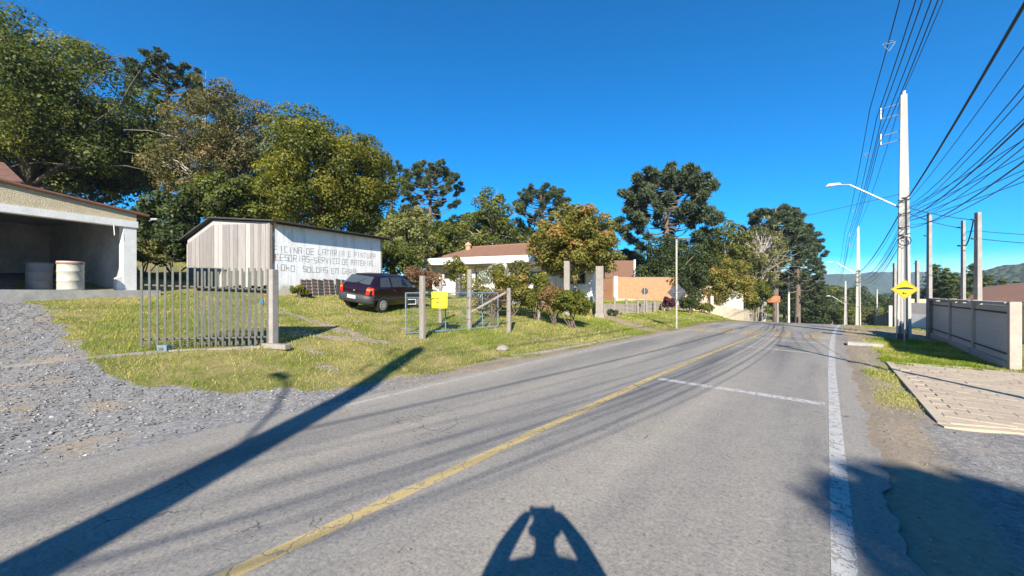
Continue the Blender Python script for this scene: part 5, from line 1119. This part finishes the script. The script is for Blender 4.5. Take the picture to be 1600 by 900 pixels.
for i, (z1, dz, lab) in enumerate(((4.9, .1, 'highest service wire fanning right from the nearest pole'), (4.7, -.5, 'second service wire fanning right from the nearest pole'), (4.5, -1.0, 'third service wire fanning right from the nearest pole'), (4.4, -1.5, 'lowest service wire fanning right from the nearest pole'))):
    cable('service_wire', lab, [P1+rd*.12+Vector((0, 0, z1)), YT+Vector((0, 0, dz))], .009, .3, SGp)
cable('service_wire', 'drop wire looping from the nearest pole to the thick yard post', [P1+Vector((.1, 0, 4.95)), Yc+Vector((-.15, 0, hc_-.25))], .012, .9, SGp)
cable('service_wire', 'drop wire looping from the nearest pole to the thin middle yard post', [P1+Vector((.1, 0, 4.75)), Yb+Vector((-.12, 0, hb_-.25))], .012, 1.2, SGp)
cable('service_wire', 'wire leaving the thick yard post towards the right edge', [Yc+Vector((.1, 0, hc_-.9)), Yc+Vector((9, 1, hc_-.9))], .012, .5, SGp)
cable('service_wire', 'upper wire leaving the thick yard post towards the right edge', [Yb+Vector((.1, 0, hb_-.4)), Yc+Vector((0, 0.1, hc_-.6)), Yc+Vector((9, 1, hc_-.5))], .010, .5, SGp)
cable('service_wire', 'looped slack wire between the thin and thick yard posts', [Yb+Vector((.08, 0, hb_-.9)), Yc+Vector((-.15, 0, hc_-.25))], .018, 3.5, SGp)
cable('service_wire', 'single wire crossing the road from the nearest pole to the left', [P1+Vector((-.1, 0, 5.45)), p57+Vector((0, 0, h57-.1))], .010, .25, SGp)

# speed-hump warning sign
sp_ = G(1413.5, 537); sg2 = thing('warning_sign', 'yellow diamond speed hump warning sign in front of the nearest pole', 'sign', sp_, -TH)
hs2 = at(0, 452, sp_.y).z-sp_.z; MB().tube([(0, 0, -.2), (0, 0, hs2+.25)], .025, 10).build('post', M['galv'], sg2)
q = .33; dmd = [(0, -.03, hs2-q), (q, -.03, hs2), (0, -.03, hs2+q), (-q, -.03, hs2)]
pl2 = MB().prism(dmd, (0, -.004, 0)).build('plate', M['yellow'], sg2)
bo = MB(); inr = [(0, -.0365, hs2-q*.93), (q*.93, -.0365, hs2), (0, -.0365, hs2+q*.93), (-q*.93, -.0365, hs2)]; in2 = [(0, -.0365, hs2-q*.88), (q*.88, -.0365, hs2), (0, -.0365, hs2+q*.88), (-q*.88, -.0365, hs2)]
bo.add(inr+in2, [(k, (k+1) % 4, 4+(k+1) % 4, 4+k) for k in range(4)]).build('border', M['black'], pl2)
hp_ = [(-.21, -.037, hs2-.005), (.21, -.037, hs2-.005)]+[(.21*math.cos(math.pi*k/10), -.037, hs2+.022+.055*math.sin(math.pi*k/10)**1.6) for k in range(11)]
MB().add(hp_, [tuple(range(len(hp_)))]).build('hump_symbol', M['black'], pl2)
MB().add([(-.05, -.037, hs2-.10), (-.01, -.037, hs2-.10), (-.01, -.037, hs2-.17), (-.06, -.037, hs2-.17), (.0, -.037, hs2-.12), (.06, -.037, hs2-.11), (.02, -.037, hs2-.145), (.06, -.037, hs2-.17), (0.0, -.037, hs2-.17)], [(0, 1, 2, 3), (4, 5, 6, 7, 8)]).build('print', M['black'], pl2)

# slatted fence with concrete posts on the right
pfm = plain('panel_grey', (.56, .51, .47), (.44, .40, .365), 8, .8, .3); ppm = plain('fence_post_cream', (.50, .40, .33), (.36, .29, .24), 5, .85, .4)
sf = thing('slatted_fence', 'grey slatted panel fence with cream concrete posts along the right verge', 'fence', (0, 0, 0))
fts = [21.9, 18.95, 16.35, 13.6]; FS = lambda t: 3.2+.0*t
fence_ang = math.atan2(CS, SN)
for i, t in enumerate(fts):
    p = onst(FS(t), t); big_ = i == 0
    MB().box(p+Vector((0, 0, .68)), (.34 if big_ else .17, .3 if big_ else .17, 1.72), Matrix.Rotation(fence_ang, 3, 'Z')).build('post', M['concrete'] if big_ else ppm, sf, bevel=.01)
    if i == len(fts)-1: break
    t2 = fts[i+1]; a, b = onst(FS(t)-.02, t-(.17 if big_ else .09)), onst(FS(t2)-.02, t2+.09); d = b-a
    wallbox(MB(), a[:2], b[:2], min(a.z, b.z)-.1, min(a.z, b.z)+.18, .1, -1).build('plinth', ppm, sf)
    for zz in (.34, 1.28): MB().tube([a+Vector((0, 0, zz))+rd*-.03, b+Vector((0, 0, zz))+rd*-.03], .022, 6).build('rail', M['dark'], sf)
    ns = int(d.length/.085)
    sl0 = MB().box((0, 0, .80), (.07, .022, 1.24), Matrix.Rotation(fence_ang, 3, 'Z')).build('slat', pfm, sf) if i == 0 else bpy.data.objects.new('slat', sl0.data)
    for k in range(ns):
        o = sl0 if (i == 0 and k == 0) else bpy.data.objects.new('slat', sl0.data)
        if o.name not in C.objects: C.objects.link(o)
        o.parent = sf; o.location = a.lerp(b, (k+.5)/ns)+Vector((0, 0, random.uniform(-.01, .01)))
    MB().box((a+b)/2+Vector((0, 0, 1.50)), (d.length+.1, .22, .06), Matrix.Rotation(fence_ang, 3, 'Z')).build('coping', M['concrete'], sf)
og = thing('drive_gate', 'open grey bar gate swung inwards at the near end of the slatted fence', 'gate', (0, 0, 0)); a, b = onst(3.35, 13.5), onst(5.6, 13.9); b.z = a.z
for k in range(20): p = a.lerp(b, k/19); MB().box(p+Vector((0, 0, .80)), (.035, .03, 1.45)).build('bar', pfm, og)
for zz in (.15, .8, 1.42): MB().tube([a+Vector((0, 0, zz)), b+Vector((0, 0, zz))], .024, 6).build('rail', M['dark'], og)
# red roofed house behind the fence, lower down
rh = thing('red_roof_house', 'low house with dark red tile roof behind the slatted fence', 'house', (0, 0, 0))
e0, e1 = at(1508, 468, 17.5), at(1640, 474, 13.5); k0, k1 = at(1538, 448, 21), at(1650, 436, 17.5)
uvquad('roof', [[e0, e1, k1, k0], [k0, k1, k1+Vector((3, 3, -1)), k0+Vector((3, 3, -1))]], M['redroof'], rh, .12)
mb = MB(); wallbox(mb, (e0.x+.5, e0.y+.6), (e1.x+.5, e1.y+.6), e0.z-3.2, e0.z-.12, .2, 1); mb.build('wall', M['cream'], rh)
wallbox(MB(), e0[:2], e1[:2], e0.z-.22, (e0.z-.02, e1.z-.02), .06, 1).build('fascia', M['white'], rh)
# far walls right of the road
fw = thing('white_wall', 'small white wall end at the roadside past the nearest pole', 'wall', (0, 0, 0)); p, q = base(1389, 38), base(1404, 37.5); wallbox(MB(), p[:2], q[:2], p.z-.4, at(0, 478, 38).z, .2, 1).build('panel', M['white'], fw); wallbox(MB(), p[:2], q[:2], at(0, 478, 38).z, at(0, 477, 38).z, .24, 1).build('coping', M['concrete'], fw)
gf = thing('green_fence', 'dark green sheet fence left of the small white wall', 'fence', (0, 0, 0)); p, q = base(1389, 38.5), base(1367, 50)
for k in range(6):
    a, b = p.lerp(q, k/6), p.lerp(q, (k+.96)/6); wallbox(MB(), a[:2], b[:2], min(a.z, b.z)-.3, a.z+1.95, .05, 1).build('sheet', plain('green_sheet', (.045, .075, .075), (.03, .05, .055), 3, .7) if k == 0 else gf.children[0].data.materials[0], gf)
gy = thing('grey_fence', 'grey sheet fence with white base beyond the slatted fence', 'fence', (0, 0, 0)); p, q = base(1420, 24), base(1450, 23)
wallbox(MB(), p[:2], q[:2], p.z-.3, at(0, 490, 24).z, .15, 1).build('base_wall', M['white'], gy); wallbox(MB(), p[:2], q[:2], at(0, 490, 24).z, at(0, 473, 24).z, .06, 1).build('sheet', pfm, gy)
wallbox(MB(), base(1415, 30)[:2], base(1450, 29)[:2], 0, at(0, 467, 30).z, .2, 1).build('rear_wall', M['cream'], gy)
tag(MB().box(onst(.95, 16.9, .04), (.85, .45, .10), Matrix.Rotation(-.7, 3, 'Z')).build('drain_slab', M['concrete'], bevel=.01), 'small concrete drain slab on the right shoulder', 'slab')

# ------------------------------------------------------------------ the photographer (only the shadow is in view)
def skin_mesh(name, verts, edges, radii, mat, parent, root=0, lv=2):
    me = bpy.data.meshes.new(name); me.from_pydata(verts, edges, []); me.materials.append(mat)
    o = bpy.data.objects.new(name, me); C.objects.link(o); o.parent = parent
    o.modifiers.new('skin', 'SKIN'); sv = me.skin_vertices[0].data if me.skin_vertices else None
    if sv is None:
        bm = bmesh.new(); bm.from_mesh(me); bm.verts.layers.skin.verify(); bm.to_mesh(me); bm.free(); sv = me.skin_vertices[0].data
    for i, r in enumerate(radii): sv[i].radius = r if isinstance(r, tuple) else (r, r); sv[i].use_root = (i == root)
    s = o.modifiers.new('sub', 'SUBSURF'); s.levels = s.render_levels = lv; return o
PY = -.275
ph = thing('person', 'standing person in dark jacket holding up a phone with both hands', 'person', (0, PY, .05))
V_ = [(0, -.06, .98), (0, -.06, 1.15), (0, -.04, 1.38), (0, -.02, 1.52), (0, .0, 1.58), (0, .02, 1.66), (0, .01, 1.78)]
R_s = [(.19, .13), (.19, .125), (.24, .13), (.13, .09), (.066, .066), (.088, .10), (.078, .09)]; E_s = [(0, 1), (1, 2), (2, 3), (3, 4), (4, 5), (5, 6)]
for s in (-1, 1):
    i = len(V_); V_ += [(s*.25, -.03, 1.46), (s*.335, .05, 1.34), (s*.345, .10, 1.33), (s*.26, .19, 1.49), (s*.145, .235, 1.645), (s*.10, .25, 1.695)]; R_s += [.085, .075, .070, .062, .045, (.034, .03)]; E_s += [(2, i), (i, i+1), (i+1, i+2), (i+2, i+3), (i+3, i+4), (i+4, i+5)]
    j = len(V_); V_ += [(s*.10, -.06, .90), (s*.11, -.04, .50), (s*.11, -.08, .05), (s*.12, .08, -.01)]; R_s += [.10, .066, .048, (.045, .035)]; E_s += [(0, j), (j, j+1), (j+1, j+2), (j+2, j+3)]
    for k in range(4):                                   # fingers curl round the phone edge
        z = 1.735-.021*k; skin_mesh('finger', [(s*.10, .24, z-.02), (s*.094, .25, z), (s*(.084-.003*k), .263, z+.002), (s*(.07-.003*k), .259, z)], [(0, 1), (1, 2), (2, 3)], [.010, .009, .0085, .0075], M['skin'], ph, 0, 1)
    skin_mesh('thumb', [(s*.105, .235, 1.68), (s*.085, .225, 1.685), (s*.06, .225, 1.695)], [(0, 1), (1, 2)], [.011, .010, .009], M['skin'], ph, 0, 1)
skin_mesh('body', V_, E_s, R_s, M['shirt'], ph, 0, 2)
hd_ = MB(); hd_.lathe([(.01, -.125), (.05, -.115), (.072, -.06), (.084, .0), (.086, .05), (.07, .095), (.03, .122), (.005, .128)], 16, (0, .045, 1.685)); hd_.build('face', M['skin'], ph, True)
hr = MB(); hr.lathe([(.096, -.02), (.10, .04), (.086, .1), (.045, .135), (.005, .145)], 16, (0, .022, 1.69)); hr.build('hair', M['hair'], ph, True)
for s in (-1, 1): MB().lathe([(.02, -.03), (.026, 0), (.02, .03)], 8, (s*.096, .035, 1.685)).build('ear', M['skin'], ph, True); MB().lathe([(.012, -.008), (.014, 0), (.012, .008)], 8, (s*.032, .122, 1.70)).build('eye', M['black'], ph, True)
MB().add([(-.016, .12, 1.665), (.016, .12, 1.665), (0, .152, 1.668), (0, .122, 1.705)], [(0, 1, 2), (0, 2, 3), (2, 1, 3)]).build('nose', M['skin'], ph)
MB().box((0, .118, 1.63), (.05, .012, .012)).build('mouth', M['rusty'], ph)
phn = thing('phone', 'dark phone held up sideways in both hands of the person', 'phone', (0, -.028, CH)); MB().box((0, 0, -.005), (.162, .008, .076)).build('case', M['black'], phn, bevel=.003)
MB().box((0, -.0046, -.005), (.152, .001, .068)).build('screen', M['glassdark'], phn)

# ------------------------------------------------------------------ far hills
def hill(name, px0, px1, Y, prof, mat, seed, depth=900):
    r = np.random.default_rng(seed); n = 160; m = 26; xs = np.linspace(px0, px1, n); vs = []
    h = np.interp(xs, [p for p, _ in prof], [q for _, q in prof])
    for j in range(m):
        v = j/(m-1); Yj = Y+(v-.5)*depth
        for i in range(n):
            X = (xs[i]-800)/F*Y; top = CH+(HY-h[i])/F*Y; z = -30+(top+30)*math.sin(math.pi*min(1, v*1.0))**.8+6*math.sin(i*.35+j)*math.sin(j*.7+i*.11)*(.3+v)+r.normal(0, Y*.0012); vs.append((X, Yj, z))
    fs = [(j*n+i, j*n+i+1, (j+1)*n+i+1, (j+1)*n+i) for j in range(m-1) for i in range(n-1)]
    return tag(MB().add(vs, fs).build(name, mat, None, True), kind='structure')
def forest_material(name, c1, c2, sc):
    m, t, b = newmat(name); co = N(t, 'TexCoord').outputs['Object']; v = N(t, 'TexVoronoi', Scale=sc); t.links.new(co, v.inputs['Vector']); n = noise(t, co, sc*.25, 4)
    c = mixc(t, .5, ramp(t, v.outputs['Color'], [(.2, c2), (.8, c1)]), ramp(t, n, [(.35, c2), (.65, c1)])); t.links.new(c, b.inputs['Base Color']); b.inputs['Roughness'].default_value = .95
    bump(t, b, math_(t, 'MULTIPLY', v.outputs['Distance'], -1), 1, 4); return m
hill('hill', 1180, 2300, 1500, [(1180, 434), (1290, 430), (1340, 428), (1370, 425), (1420, 427), (1460, 428), (1520, 432), (2300, 430)], forest_material('wooded_hill', (.06, .09, .03), (.025, .04, .016), .08), 5)
hill('hill', 1450, 2400, 420, [(1450, 462), (1500, 448), (1545, 438), (1565, 428), (1590, 418), (1630, 412), (2400, 400)], forest_material('near_hill', (.055, .075, .02), (.02, .03, .010), .16), 6, 260)

# ------------------------------------------------------------------ air: thin blue haze round the whole place
hz = MB().box((800, 1300, 35), (7600, 7400, 170)).build('haze', None)
hm = bpy.data.materials.new('haze_air'); hm.use_nodes = True; ht = hm.node_tree; ht.nodes.clear()
pv = ht.nodes.new('ShaderNodeVolumePrincipled'); pv.inputs['Density'].default_value = .00022; pv.inputs['Color'].default_value = (.62, .78, 1.0, 1); pv.inputs['Anisotropy'].default_value = .1
ou = ht.nodes.new('ShaderNodeOutputMaterial'); ht.links.new(pv.outputs[0], ou.inputs['Volume']); hz.data.materials.append(hm)
tag(hz, 'thin blue air fading the far wooded hill', 'haze', kind='stuff')
